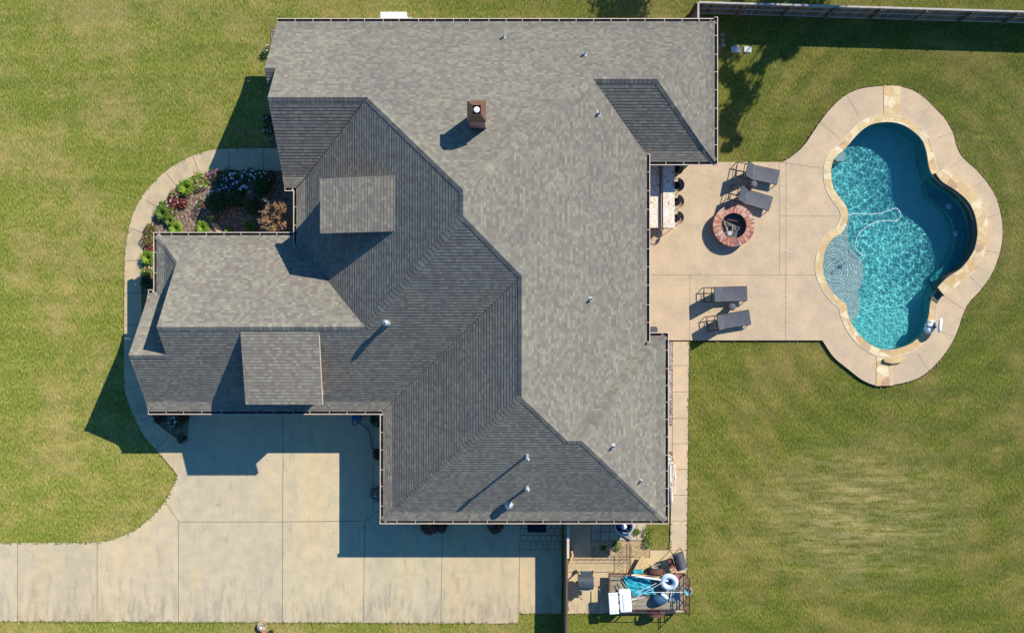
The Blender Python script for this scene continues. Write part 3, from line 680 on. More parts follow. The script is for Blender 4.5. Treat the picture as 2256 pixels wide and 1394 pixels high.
def clip(poly, s, lim, keep_gt):
    out = []; n = len(poly)
    for i in range(n):
        p, q = poly[i], poly[(i+1) % n]; a = runof(s, *p)-lim; b = runof(s, *q)-lim
        if not keep_gt: a, b = -a, -b
        if a >= -1e-9: out.append(p)
        if (a > 1e-9 and b < -1e-9) or (a < -1e-9 and b > 1e-9):
            t = a/(a-b); out.append((p[0]+(q[0]-p[0])*t, p[1]+(q[1]-p[1])*t))
    return out
def slope(mb, s, mi=0):
    poly = POLY[s]; ax = SL[s][0]
    rmax = max(runof(s, *p) for p in poly); lv = [-.03]
    r = 0.0
    step_ = .1125 if s[0] != 'D' else .137
    while r < rmax:
        r += step_ if r < FL else .1165 if s[0] != 'D' else .137
        lv.append(r)
    tris = tessellate_polygon([[Vector((p[0], p[1], 0)) for p in poly]])
    TH = .0105; seed = hash_id(s)
    for t in tris:
        tri = [poly[q] for q in t]
        if area(tri) < 0: tri = tri[::-1]
        for k in range(len(lv)-1):
            r0, r1 = lv[k], lv[k+1]
            pc = clip(clip(tri, s, r0, True), s, r1, False)
            if len(pc) < 3 or abs(area(pc)) < 1e-7: continue
            pts = []; uv = []
            for (x, y) in pc:
                rr = runof(s, x, y); f = min(1, max(0, (rr-r0)/(r1-r0)))
                pts.append((x, y, zrun(s, rr)+TH*(1-f))); uv.append(((y if ax == 'x' else x)+seed*3.1, k+seed*100+.001+f*.998))
            mb.face(pts, mi, uv)
            for q in range(len(pc)):
                p1, p2 = pc[q], pc[(q+1) % len(pc)]
                if abs(runof(s, *p1)-r0) < 1e-6 and abs(runof(s, *p2)-r0) < 1e-6:
                    z1, z2 = zs(s, *p1), zs(s, *p2)
                    mb.face([(*p1, z1-.004), (*p2, z2-.004), (*p2, z2+TH), (*p1, z1+TH)], 1)
def hash_id(s): return 1+list(SL).index(s)
house = empty('brick_house', (0, 0, 0), 'sprawling brick house with many-hipped grey shingle roof and cream gutters', 'house')
house.location = (0, 0, 0)
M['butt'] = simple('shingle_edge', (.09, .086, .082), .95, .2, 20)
mb = MB()
for s in SL:
    if s[0] != 'D': slope(mb, s)
# rake edges and fascia: thickness of the roof deck
def fascia(mb, p, q, zp, zq, h=.16, mi=2):
    mb.face([(*p, zp-h), (*q, zq-h), (*q, zq), (*p, zp)], mi)
for s, p, q in (('N', (-10.61,13.292), (-10.61,10.65)), ('S4', (-10.61,10.65), (-10.61,8.0)), ('N', (-10.131,10.65), (-10.131,9.081)), ('S1', (-10.131,9.081), (-10.131,5.723)),
                ('Wn', (GX,2.42), (GX,-.433)), ('S', (GX,-.433), (GX,-1.649)), ('Nl', (-16.35,1.064), (-16.35,-1.649)), ('S', (-16.35,-1.649), (-16.35,-4.258))):
    n = 6
    for k in range(n):
        a = tuple(p[t]+(q[t]-p[t])*k/n for t in (0, 1)); b = tuple(p[t]+(q[t]-p[t])*(k+1)/n for t in (0, 1))
        fascia(mb, a, b, zs(s, *a)+.008, zs(s, *b)+.008)
roof = mb.build('roof', ['shingle', 'butt', 'soffit'], house)
# ridge and hip caps
SEC, SWC, NEC, SEW = (6.88,-9.138), (-5.787,-9.138), (9.093,13.292), (9.093,6.941)
CAPS = [(a_,b_,'N','S1'),(c_,b_,'N','W'),(d_,c_,'E','W'),(k_,d_,'W','S'),(e_,d_,'S','E'),(e_,f_,'Wb','E'),(SWC,f_,'Wb','Sb'),(g_,f_,'Sb','E'),(g_,h_,'N3','Sb'),(SEC,h_,'E3','Sb'),((6.88,-.86),h_,'N3','E3'),
        (i_,c_,'N','E'),(i_,j_,'N','S2'),(NEC,j_,'N','E2'),(SEW,j_,'S2','E2'),(l_,k_,'Wn','S'),((-16.35,-1.649),(GX,-1.649),'Nl','S'),((-10.61,10.65),(-10.131,10.65),'N','S4'),((-15.97,3.642),(GX,2.42),'Wn','Sk')]
for ci, (p, q, s1, s2) in enumerate(CAPS):
    p, q = Vector(p), Vector(q); d = q-p; L = d.length; d.normalize(); nrm = Vector((-d.y, d.x))
    mid = (p+q)/2 + nrm*.1
    if zs(s1, *mid) > zs(s2, *mid): s1, s2 = s2, s1   # s1 lies on the +normal side (lower there)
    mb = MB(); ex = .19; n = max(1, int(L/ex)); ex = L/n; wv_ = .155
    for k in range(n):
        t0 = k*ex; t1 = min(L, (k+1.25)*ex)
        for side, sl_ in ((1, s1), (-1, s2)):
            pts = []
            for t, lift in ((t0, .021), (t1, .012)):
                c0 = p+d*t; c1 = p+d*t+nrm*wv_*side
                zc = (zs(s1, *c0)+zs(s2, *c0))/2
                pts += [(c0.x, c0.y, zc+lift+.004), (c1.x, c1.y, zs(sl_, *c1)+lift)]
            u0 = ci*7.3+.17; v0 = 3000+ci*60+k
            mb.face([pts[0], pts[1], pts[3], pts[2]] if side < 0 else [pts[1], pts[0], pts[2], pts[3]], 0, [(u0, v0+.2), (u0+.1, v0+.2), (u0+.1, v0+.9), (u0, v0+.9)])
            mb.face([(pts[0][0], pts[0][1], pts[0][2]-.016), (pts[1][0], pts[1][1], pts[1][2]-.016), pts[1], pts[0]], 1)
    mb.build('ridge_cap', ['shingle', 'butt'], roof)
# valleys: thin dark strips that paint in the shadow along each fold
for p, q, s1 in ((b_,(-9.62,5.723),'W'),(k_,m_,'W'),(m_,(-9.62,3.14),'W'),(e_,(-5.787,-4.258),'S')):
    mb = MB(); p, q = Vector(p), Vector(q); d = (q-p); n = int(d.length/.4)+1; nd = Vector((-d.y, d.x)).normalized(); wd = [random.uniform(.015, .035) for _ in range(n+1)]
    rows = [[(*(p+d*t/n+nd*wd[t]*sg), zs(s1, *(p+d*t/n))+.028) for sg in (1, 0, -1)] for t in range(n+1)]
    mb.grid(rows); mb.build('valley_shade', 'butt', roof)
# gutters
def gutter(ax, e, sgn, lo, hi, zt):
    """U trough hanging on an eave that runs along the other axis; sgn points away from the roof"""
    mb = MB()
    def pt(o, t, z): return (e+sgn*o, t, z) if ax == 'x' else (t, e+sgn*o, z)
    prof = [(.0, 0), (.0, -.11), (.09, -.11), (.115, -.03), (.115, .012)]
    for k in range(len(prof)-1):
        (o0, z0), (o1, z1) = prof[k], prof[k+1]
        mb.face([pt(o0, lo, zt+z0), pt(o1, lo, zt+z1), pt(o1, hi, zt+z1), pt(o0, hi, zt+z0)], 1)
    lip = [(.113, .004), (.113, .014), (.145, .014), (.145, -.05), (.11, -.125), (-.01, -.125)]
    for k in range(len(lip)-1):
        (o0, z0), (o1, z1) = lip[k], lip[k+1]
        mb.face([pt(o0, lo, zt+z0), pt(o1, lo, zt+z1), pt(o1, hi, zt+z1), pt(o0, hi, zt+z0)], 0)
    for t in (lo, hi): mb.face([pt(0, t, zt), pt(0, t, zt-.12), pt(.11, t, zt-.12), pt(.145, t, zt-.04), pt(.145, t, zt+.012)], 0)
    n = max(1, round((hi-lo)/.80))
    for k in range(n+1):
        t = lo+.02+(hi-lo-.04)*k/n + (random.uniform(-.05, .05) if 0 < k < n else 0)
        mb.face([pt(-.02, t-.011, zt+.022), pt(.12, t-.011, zt+.022), pt(.12, t+.011, zt+.022), pt(-.02, t+.011, zt+.022)], 0)
    mb.build('gutter', ['trim', 'gutin'], house)
    mb = MB(); c0 = pt(-.27, (lo+hi)/2, zt-.15 if zt > 2.5 else 2.03); L_ = hi-lo-.16; mb.box(c0, (.5, L_, .03) if ax == 'x' else (L_, .5, .03))
    mb.build('eave_board', 'soffit', house)
def ez(s): return zrun(s, 0)-.015
for s, lo, hi in (('N', -10.61, 9.23), ('S2', 6.15, 9.23), ('N3', 6.15, 7.02), ('Sb', -5.93, 7.02), ('S', -16.35, -5.80), ('Nl', -16.35, -16.115), ('Wn', -16.115, -9.77), ('S1', -10.131, -9.76)):
    _, e, sg, _, _ = SL[s]; gutter('y', e, sg, lo, hi, ez(s))
for s, lo, hi in (('E2', 6.80, 13.43), ('E', -1.14, 7.24), ('E3', -9.28, -.72), ('Wb', -9.28, -4.40), ('Sk', 1.06, 3.78), ('W', 3.10, 5.86)):
    _, e, sg, _, _ = SL[s]; gutter('x', e, sg, lo, hi, ez(s))
# walls
foot = [(-10.35,12.85),(8.65,12.85),(8.65,7.4),(5.55,7.4),(5.55,-1.3),(6.43,-1.3),(6.43,-8.7),(-5.35,-8.7),(-5.35,-3.82),(-15.95,-3.82),(-15.95,.6),(-15.5,.6),(-15.5,3.2),(-9.2,3.2),(-9.2,6.15),(-9.85,6.15),(-9.85,8.3),(-10.35,8.3)]
mb = MB()
for i in range(len(foot)):
    p, q = foot[i], foot[(i+1) % len(foot)]
    mb.face([(*p, -.05), (*q, -.05), (*q, 2.28), (*p, 2.28)])
def gable(x, pts): mb.face([(x, y, z) for y, z in pts])
gable(GX+.06, [(2.42, 2.95), (-.433, zs('Wn', GX, -.433)-.12), (-1.649, zs('S', GX, -1.649)-.12), (-1.649, 3.9), (-.157, 2.95)])
gable(-15.95, [(.6, 2.28), (-1.649, zs('Nl', -16, -1.649)-.14), (-3.82, 2.40), (-3.82, 2.28)])
gable(-10.35, [(12.85, 2.28), (10.65, zs('N', -10.3, 10.65)-.16), (8.2, 2.28)])
gable(-9.95, [(10.6, 3.7), (9.081, zs('N', -10.1, 9.08)-.16), (6.15, 2.7), (6.15, 2.2), (12.0, 2.2)])
wall = mb.build('wall', 'brick', house)
mb = MB(); mb.prism(offset(foot, .2), 2.2, 2.2); mb.build('soffit', 'soffit', house)
# dormers
def dormer(s, box, walls):
    mb = MB(); slope(mb, s)
    ax, e, sg, ze, p = SL[s]; pl = POLY[s]
    xs_ = [q[0] for q in pl]; ys_ = [q[1] for q in pl]
    x0, x1, y0, y1 = min(xs_), max(xs_), min(ys_), max(ys_)
    for (p1, p2) in (((x0, y0), (x1, y0)), ((x1, y0), (x1, y1)), ((x1, y1), (x0, y1)), ((x0, y1), (x0, y0))):
        z1, z2 = zs(s, *p1), zs(s, *p2)
        mb.face([(*p1, z1-.13), (*p2, z2-.13), (*p2, z2+.006), (*p1, z1+.006)], 2)
    dr = bpy.data.objects.new('dormer', None); COL.objects.link(dr); dr.parent = house
    mb.build('dormer_roof', ['shingle', 'butt', 'soffit'], dr)
    i_ = .12 if s == 'D1' else .28
    mb = MB(); X0_, X1_, Y0_, Y1_ = x0+i_, x1-i_, y0+i_, y1-i_
    cs = [(X0_, Y0_), (X1_, Y0_), (X1_, Y1_), (X0_, Y1_)]
    for k in range(4):
        p1, p2 = cs[k], cs[(k+1) % 4]
        mb.face([(*p1, 2.9), (*p2, 2.9), (*p2, zs(s, *p2)-.03), (*p1, zs(s, *p1)-.03)])
    mb.build('dormer_wall', walls, dr)
    mb = MB()
    if s == 'D1':
        for yy in (4.0, 4.55, 5.1): mb.box((X0_-.02, yy, zs(s, X0_, yy)-.75), (.05, .42, .8))
    else:
        for xx in (-10.6, -9.7, -8.8): mb.box((xx, Y0_-.02, zs(s, xx, Y0_)-.7), (.6, .05, .7))
    mb.build('window', 'glass', dr)
dormer('D1', None, 'brick'); dormer('D2', None, 'brick')
# windows and doors under the eaves
def wwin(c, wd, hg, ax):
    mb = MB(); d = (wd, .08, hg) if ax == 'y' else (.08, wd, hg); mb.box(c, d)
    fr = mb.build('window', 'trim', house); mb = MB()
    d = (wd-.14, .10, hg-.14) if ax == 'y' else (.10, wd-.14, hg-.14); mb.box(c, d); mb.build('pane', 'glass', fr)
for c, wd, hg, ax in (((-2, 12.85, 1.4), 1.5, 1.3, 'y'), ((3, 12.85, 1.4), 1.5, 1.3, 'y'), ((8.65, 10, 1.4), 1.2, 1.3, 'x'), ((5.55, 1.5, 1.2), 2.4, 1.9, 'x'), ((5.55, 5, 1.2), 1.6, 1.9, 'x'), ((6.43, -3.6, 1.4), 1.4, 1.3, 'x'),
                      ((1.8, -8.7, 1.5), 1.1, 1.1, 'y'), ((-2.5, -8.7, 1.4), 1.4, 1.3, 'y'), ((-15.5, 2.1, 1.4), .9, 1.3, 'x'), ((-12.6, 3.2, 1.4), 1.5, 1.3, 'y'), ((-10.35, 10.6, 1.4), 1.6, 1.4, 'x')):
    wwin(c, wd, hg, ax)
for xx in (-13.0, -9.0):
    mb = MB(); mb.box((xx, -3.82, 1.07), (2.7, .08, 2.14))
    gd = mb.build('garage_door', 'doorpaint', house); mb = MB()
    for k in range(4):
        for q in range(4): mb.box((xx-1+q*.66, -3.87, .3+k*.53), (.5, .03, .38))
    mb.build('door_panel', 'doorpaint', gd)
for c, ax in (((1.12, -8.72, 1.05), 'y'), ((-9.2, 4.9, 1.05), 'x')):
    mb = MB(); mb.box(c, (.95, .07, 2.1) if ax == 'y' else (.07, .95, 2.1)); d0 = mb.build('door', 'metalbrown', house)
    mb = MB(); mb.box((c[0]+.3, c[1]-.06, 1.0) if ax == 'y' else (c[0]-.06, c[1]+.3, 1.0), (.05, .05, .12)); mb.build('handle', 'metalwhite', d0)
# chimney
cx0, cx1, cy0, cy1 = -1.725, -.993, 7.456, 8.27
mb = MB(); mb.box(((cx0+cx1)/2, (cy0+cy1)/2, 6.5), (cx1-cx0-.10, cy1-cy0-.10, 2.1)); ch = mb.build('chimney', 'brick', house)
mb = MB()
base = [(cx0, cy0), (cx1, cy0), (cx1, cy1), (cx0, cy1)]; tx0, tx1, ty0, ty1 = -1.50, -1.168, 7.60, 7.96
top = [(tx0, ty0), (tx1, ty0), (tx1, ty1), (tx0, ty1)]
for k in range(4):
    p1, p2, q1, q2 = base[k], base[(k+1) % 4], top[k], top[(k+1) % 4]
    mb.face([(*p1, 7.5), (*p2, 7.5), (*p2, 7.56), (*p1, 7.56)]); mb.face([(*p1, 7.56), (*p2, 7.56), (*q2, 8.12), (*q1, 8.12)])
    i1 = (q1[0]*.94+(-1.335)*.06, q1[1]*.94+7.78*.06); i2 = (q2[0]*.94+(-1.335)*.06, q2[1]*.94+7.78*.06)
    mb.face([(*q1, 8.12), (*q2, 8.12), (*i2, 8.12), (*i1, 8.12)]); mb.face([(*i1, 8.12), (*i2, 8.12), (*i2, 7.7), (*i1, 7.7)], 1)
mb.prism([(tx0, ty0), (tx1, ty0), (tx1, ty1), (tx0, ty1)], 7.7, 7.7, 1)
mb.build('chimney_cap', ['metalbrown', 'darkhole'], ch)
mb = MB(); mb.lathe((-1.335, 7.79, 7.72), [(.09, 0), (.09, .3), (.115, .31), (.12, .35), (.10, .362), (.001, .366)], 20); mb.build('flue', 'white', ch)
# roof vents
def vent(px, py, s, h, r, cap=0, fl_=.16, tilt=0):
    z0 = 5.0
    for _ in range(30): x, y = P(px, py, z0); z0 = zs(s, x, y)
    par = bpy.data.objects.new('roof_vent', None); COL.objects.link(par); par.parent = house; par.location = (x, y, z0)
    ax, e, sg, ze, p = SL[s]
    sl_v = Vector((-sg*p, 0)) if ax == 'x' else Vector((0, -sg*p))
    mb = MB(); fl_ *= .72; q = [(-fl_, -fl_), (fl_, -fl_), (fl_, fl_), (-fl_, fl_)]
    mb.face([(a*.8, b*1.0, Vector((a*.8, b)).dot(sl_v)+.03) for a, b in q])
    mb.build('flashing', 'metalwhite', par)
    mb = MB(); mb.lathe((0, 0, -.1), [(r*1.6, .1), (r*1.1, .2), (r, .22), (r, h+.1), (r*.75, h+.1), (r*.75, h)], 14, 0)
    mb.lathe((0, 0, h-.02), [(r*.74, 0), (.001, 0)], 14, 1)
    mb.build('pipe', ['metalwhite', 'darkhole'], par)
    if cap:
        mb = MB(); mb.lathe((0, 0, h+.02), [(cap, -.06), (cap*1.05, 0), (cap*.6, .08), (.02, .11)], 18); mb.lathe((0, 0, h+.135), [(.035, 0), (.001, .002)], 8, 1)
        mb.build('vent_cap', ['metalwhite', 'darkhole'], par)
vent(1110, 82, 'N', .28, .05, fl_=.13); vent(1288, 120, 'N', .3, .05, fl_=.15); vent(1319, 251, 'E', .3, .05, fl_=.15); vent(1301, 659, 'E', .3, .05, fl_=.14); vent(1351, 982, 'E3', .35, .05, fl_=.16); vent(1412, 1058, 'E3', .3, .045, fl_=.1)
vent(853, 711, 'S', .42, .09, cap=.13); vent(1161, 1003, 'Sb', .95, .05, cap=.09, fl_=.12); vent(1161, 1073, 'Sb', .5, .06, cap=.11, fl_=.12); vent(1121, 1110, 'Sb', .22, .13, cap=.17, fl_=.2)
# doormat
mb = MB(); mb.prism(PL([(1162,1146),(1203,1146),(1203,1172),(1162,1172)], .05), .035, .05)
tag(mb.build('doormat', 'mat'), 'large black doormat on the shaded pavers below the eave', 'doormat')
#CONT
# ---------------------------------------------------------------- patio furniture
def lounger():
    r = empty('sun_lounger', (0, 0, 0), 'x', 'sun lounger', 'dark sun loungers on the patio')
    W = .34; zf = .30
    mb = MB()
    for s in (-1, 1): mb.tube([(0, s*W, zf), (2.02, s*W, zf)], .022, 6)
    for x in (0, .36, .78, 2.02): mb.tube([(x, -W, zf), (x, W, zf)], .02, 6)
    mb.tube([(.02, -W*.6, .1), (.02, W*.6, .1)], .012, 6)
    mb.build('frame', 'iron', r)
    for x in (.02, 1.98):
        for s in (-1, 1):
            mb = MB(); mb.tube([(x, s*W, zf), (x+(-.04 if x < 1 else .04), s*W, 0)], .02, 6); mb.build('leg', 'iron', r)
    def panel(x0, z0, x1, z1, nm, sag):
        mb = MB(); rows = []
        for i in range(9):
            t = i/8; rows.append([(x0+(x1-x0)*t, (-1+2*j/6)*(W-.01), z0+(z1-z0)*t - sag*math.sin(math.pi*t)*.5*(1-abs(-1+2*j/6)**2)) for j in range(7)])
        mb.grid(rows)
        return mb.build(nm, 'sling', r)
    panel(.80, zf+.03, 2.02, zf+.03, 'seat', .05)
    bk = panel(.32, .93, .79, zf+.04, 'backrest', .06)
    mb = MB()
    for s in (-1, 1): mb.tube([(.79, s*W, zf+.02), (.32, s*W, .94)], .018, 6)
    mb.tube([(.32, -W, .94), (.32, W, .94)], .018, 6); mb.build('back_frame', 'iron', bk)
    for s in (-1, 1):
        mb = MB(); mb.tube([(.36, s*(W-.05), zf), (.50, s*(W-.05), .72)], .012, 6); mb.build('back_prop', 'tan', r)
    return r
pr = lounger()
for k, (px, py, ang, lab) in enumerate([(1713,392,-11.5,'dark sling sun lounger nearest the house roof corner, with its backrest raised'),
        (1696.5,450,-16.6,'dark sling sun lounger just above the brick fire pit'),
        (1644,646.7,2,'dark sling sun lounger lying level, upper one of the lower pair'),
        (1650.6,698.5,9.4,'dark sling sun lounger nearest the lawn edge, turned slightly upward')]):
    o = pr if k == 0 else copy_tree(pr)
    a = math.radians(ang); x, y = P(px, py, .33)
    o.location = (x-2.02*math.cos(a), y-2.02*math.sin(a), ZD); o.rotation_euler.z = a; o['label'] = lab
def side_table():
    r = empty('side_table', (0, 0, 0), 'x', 'side table', 'round drum side tables by the loungers')
    mb = MB(); mb.lathe((0, 0, 0), [(.13, 0), (.165, .18), (.14, .42), (.165, .44)], 20); mb.build('drum', 'brownweave', r)
    mb = MB(); mb.lathe((0, 0, 0), [(.165, .44), (.175, .455), (.165, .475), (.05, .478), (.001, .478)], 20); mb.build('table_top', 'sling', r)
    return r
t0 = side_table(); t1 = copy_tree(t0)
for o, (px, py), lab in ((t0, (1659.5,406.5), 'small round side table between the two tilted loungers above the fire pit'), (t1, (1611.8,676), 'small round side table between the two lower loungers')):
    x, y = P(px, py, .5); o.location = (x, y, ZD); o['label'] = lab
# fire pit
fx, fy = P(1617, 497, .55)
fp = empty('fire_pit', (fx, fy, ZD), 'round brick fire pit filled with charred logs on the patio', 'fire pit')
RO, RI, HP = .985, .60, .43
mb = MB(); mb.lathe((0, 0, 0), [(RO-.05, 0), (RO-.05, HP-.08)], 48); mb.lathe((0, 0, 0), [(RI+.03, HP-.08), (RI+.03, .05)], 48)
mb.build('pit_wall', 'brick', fp)
mb = MB(); mb.lathe((0, 0, 0), [(RO-.02, HP-.08), (RO-.02, HP-.012), (RI+.01, HP-.012), (RI+.01, HP-.1)], 48, 0); rnd = random.Random(3)
def arcbrick(r0, r1, a0, a1, mi):
    z1 = HP+rnd.uniform(-.003, .006)
    ps = [(r*math.cos(a), r*math.sin(a)) for r, a in ((r0, a0), (r1, a0), (r1, a1), (r0, a1))]
    mb.face([(*p, z1) for p in ps], mi)
    for q in range(4): mb.face([(*ps[q], HP-.09), (*ps[(q+1) % 4], HP-.09), (*ps[(q+1) % 4], z1), (*ps[q], z1)], mi)
n = 70; seq = [(RI, .78), (.79, RO)]
for k in range(n):
    a0 = 2*math.pi*k/n; a1 = a0+2*math.pi/n*.86
    sp = rnd.choice([(RI, RI+.20, RI+.21, RO), (RI, RI+.17, RI+.18, RO), (RI, RI+.26, RI+.27, RO)])
    arcbrick(sp[0], sp[1], a0, a1, 1+rnd.choice([0, 0, 1, 1, 2, 3, 3, 4])); arcbrick(sp[2], sp[3], a0, a1, 1+rnd.choice([0, 1, 1, 2, 3, 3, 4]))
mb.build('brick_rim', ['mortar', 'bk0', 'bk1', 'bk2', 'bk3', 'bk4'], fp)
mb = MB(); mb.lathe((0, 0, .06), [(RI+.03, 0), (.3, .03), (.001, .04)], 24); mb.build('ash_bed', 'ash', fp)
for k, (x, y, zz, a, L, r, mt) in enumerate([(-.15,.12,.16,-.5,.7,.03,'wood'), (-.3,-.05,.15,-1.2,.5,.035,'twig'), (.0,.0,.22,-.2,.6,.028,'ash'), (-.05,-.2,.2,1.4,.5,.03,'twig'), (.15,.25,.18,-.15,.8,.04,'rust'), (.25,-.15,.14,.9,.6,.045,'ash'), (-.28,-.3,.18,.3,.36,.028,'twig')]):
    mb = MB(); d = Vector((math.cos(a), math.sin(a), .12))*L/2
    mb.tube([Vector((x, y, zz))-d, Vector((x+.02, y-.02, zz)), Vector((x, y, zz))+d], [r, r*1.1, r*.8], 7)
    tag(rel_ := mb.build('log', mt, None), None, None); rel_.location = fp.location
    tag(rel_, ['pale split log lying across the fire pit','grey log on the left side of the fire pit ashes','grey log across the middle of the fire pit','upright-leaning pale log near the fire pit centre','rust-brown log at the shaded top of the fire pit','charred black log in the shaded right of the fire pit','short pale stick at the lower left of the fire pit'][k], 'log', 'logs in the fire pit')
mb = MB(); mb.box((-.16, -.36, .17), (.22, .22, .2), .3, 0, .03); o = mb.build('metal_bucket', 'metalwhite'); o.location = fp.location
tag(o, 'shiny metal box resting among the logs in the fire pit', 'bucket')
# outdoor bar
x0, y0 = P(1431, 502, 1.0); x1, _ = P(1453, 502, .97); x2, _ = P(1460.5, 502, 1.17); x3, yb = P(1486, 502, 1.17)
YT = 7.3
bar = empty('outdoor_bar', ((x0+x3)/2, (y0+YT)/2, ZD), 'two-level outdoor bar with swirled white and tan granite tops', 'bar counter')
def W_(mb_, nm, mt, par): o = mb_.build(nm, mt, par); o.location = -par.location; return o
mb = MB(); mb.box(((5.6+x1+.04)/2, (y0+YT)/2, (.93+ZD)/2+.02), (x1-5.6-.06, YT-y0-.1, .86)); mb.box(((x1+x2)/2+.09, (y0+YT)/2, .6), (.22, YT-y0-.06, 1.06)); W_(mb, 'brick_base', 'brick', bar)
mb = MB(); mb.box(((5.58+x1)/2, (y0+YT)/2, .99), (x1-5.58, YT-y0, .04), 0, 0, .005); W_(mb, 'lower_counter', 'granite', bar)
mb = MB(); mb.box(((x2+x3)/2, (yb+YT)/2, 1.17), (x3-x2, YT-yb, .04), 0, 0, .005); W_(mb, 'upper_counter', 'granite', bar)
def stool():
    r = empty('bar_stool', (0, 0, 0), 'x', 'bar stool', 'bar stools along the granite bar')
    mb = MB(); mb.lathe((0, 0, .70), [(.001, .06), (.15, .055), (.19, .03), (.19, 0), (.001, 0)], 20); mb.build('seat', 'darkhole', r)
    mb = MB(); rows = []
    for rr, zz in ((.16, .85), (.22, .87), (.30, .92), (.315, .95)): rows.append([(rr*math.cos(a), rr*math.sin(a)*.98, zz) for a in [math.radians(-82+164*k/14) for k in range(15)]])
    mb.grid(rows); mb.build('backrest', 'brownweave', r)
    mb = MB(); mb.tube([(.20*math.cos(a), .20*math.sin(a), .765) for a in [math.radians(-75+150*k/10) for k in range(11)]], .012, 6)
    mb.tube([(.315*math.cos(a), .315*math.sin(a), .96) for a in [math.radians(-85+170*k/12) for k in range(13)]], .012, 6); mb.build('back_frame', 'tan', r)
    for s in (-1, 1):
        mb = MB(); mb.tube([(.06, s*.30, .96), (-.22, s*.24, .95), (-.24, s*.22, .75)], .016, 6); mb.build('arm', 'tan', r)
    for sx in (-1, 1):
        for sy in (-1, 1):
            mb = MB(); mb.tube([(sx*.14, sy*.14, .72), (sx*.21, sy*.21, 0)], .015, 6); mb.build('leg', 'iron', r)
    mb = MB(); mb.tube([(.19*math.cos(a), .19*math.sin(a), .25) for a in [k*math.pi/8 for k in range(17)]], .01, 5); mb.build('foot_ring', 'iron', r)
    return r
st0 = stool()
for k, (px, py, lab) in enumerate([(1491.5,408,'brown bar stool nearest the roof edge in full sun'), (1491.5,444.5,'brown bar stool in the middle of the sunlit three'), (1491,480,'brown bar stool at the open end of the granite bar'), (1490,371,'bar stool standing in the roof shadow by the eave')]):
    o = st0 if k == 0 else copy_tree(st0); x, y = P(px, py, .95); o.location = (x, y, ZD); o['label'] = lab
mb = MB(); mb.prism(PL([(1425,720),(1447,720),(1447,733),(1425,733)], .5), ZD, .55); mb.prism(PL([(1423,719),(1444,719),(1448,722),(1448,733),(1423,733)], .5), .55, .60)
tag(mb.build('patio_bench', 'grey'), 'grey box bench against the wall by the small roof corner', 'bench')
# pool chlorinator-like float tub
sx_, sy_ = P(2056, 718, .4)
tb = empty('pool_tub', (sx_, sy_, ZD+.02), 'white rounded tub with navy strap and tilted oval lid at the pool edge', 'tub')
mb = MB(); mb.lathe((-.12, -.08, 0), [(.20, 0), (.24, .1), (.25, .3), (.22, .36), (.10, .38), (.001, .38)], 24, sx=.85, sy=1.35); o = mb.build('body', 'white', tb)
o.rotation_euler.z = -.35
mb = MB(); rows = []
lid_n = Vector((.80, -.1, .55)).normalized(); u_ = Vector((.16, .98, -.05)).normalized(); v_ = lid_n.cross(u_).normalized()
cc = Vector((.18, .04, .42))
for rr, off in ((.001, 0), (.20, 0), (.24, .02), (.24, .09), (.18, .12), (.001, .12)):
    rows.append([cc+u_*1.45*rr*math.cos(t*math.pi/14)+v_*rr*math.sin(t*math.pi/14)+lid_n*off for t in range(28)])
mb.grid(rows, 0, True, True); mb.build('lid', 'white', tb)
mb = MB(); rows = [[cc+u_*1.4*rr*math.cos(t*math.pi/14)+v_*rr*.97*math.sin(t*math.pi/14)-lid_n*.004 for t in range(28)] for rr in (.001, .21)]; mb.grid(rows, 0, True, True); mb.build('lid_liner', 'grey', tb)
mb = MB(); mb.tube([(-.36, -.02, .05), (-.33, -.01, .36), (-.12, -.05, .41), (.08, -.06, .38)], .035, 8); mb.tube([(-.22, .12, .39), (-.16, .22, .40), (-.02, .2, .41), (.02, .05, .41)], .012, 6); mb.build('strap', 'navy', tb)

# ---------------------------------------------------------------- fences
def fence(name, A, B, h, label, cat, posts, sgn, top='rail', cap='rail'):
    """A,B base points; sgn gives the side (left of A->B = +1) where rails and posts are"""
    A, B = Vector(A), Vector(B); d = B-A; L = d.length; d.normalize(); nv = Vector((-d.y, d.x))*sgn; ang = math.atan2(d.y, d.x)
    r = empty(name, (A.x, A.y, 0), label, cat, None, ang)
    mb = MB(); mb.box((L/2, 0, h/2), (L, .022, h-.04)); mb.build('board_panel', 'fence', r)
    for zz in (.18, h*.55, h-.14):
        mb = MB(); mb.box((L/2, sgn*.032, zz), (L, .04, .06)); mb.build('rail', top, r)
    mb = MB(); mb.box((L/2, sgn*.03, h+.005), (L, .085, .035)); mb.build('top_cap', cap, r)
    n = max(2, round(L/posts)+1)
    for k in range(n):
        mb = MB(); mb.box((L*k/(n-1), sgn*.10, h/2-.01), (.09, .09, h-.02)); mb.build('post', 'fence' if k % 1 == 0 else top, r)
    return r
HF = 1.42
Ax = (8.62, 14.50); Bx = (27.6, 13.95)
fence('back_fence', Ax, Bx, HF, 'long brown board fence with pale cap rail running along the upper lawn', 'fence', 2.13, -1)
fence('return_fence', (8.62, 12.95), (8.62, 14.46), HF, 'short board fence joining the house to the long back fence', 'fence', 1.5, 1)
x_, y1_ = P(1243.5, 1120, 0); _, y2_ = P(1243, 1420, 0)
fence('side_fence', (x_, y1_), (x_-.02, y2_), 1.40, 'brown board fence between the driveway and the concrete pad', 'fence', 2.4, 1, 'wood', 'darkwood')
x_, y_ = P(1251.5, 1189, 1.44)
mb = MB(); mb.box((x_, y_, 1.445), (.11, 1.7, .035)); tag(mb.build('cap_board', 'trim'), 'pale board capping the side fence beside the house eave', 'board')
gx, gy = P(1256, 1225, .6)
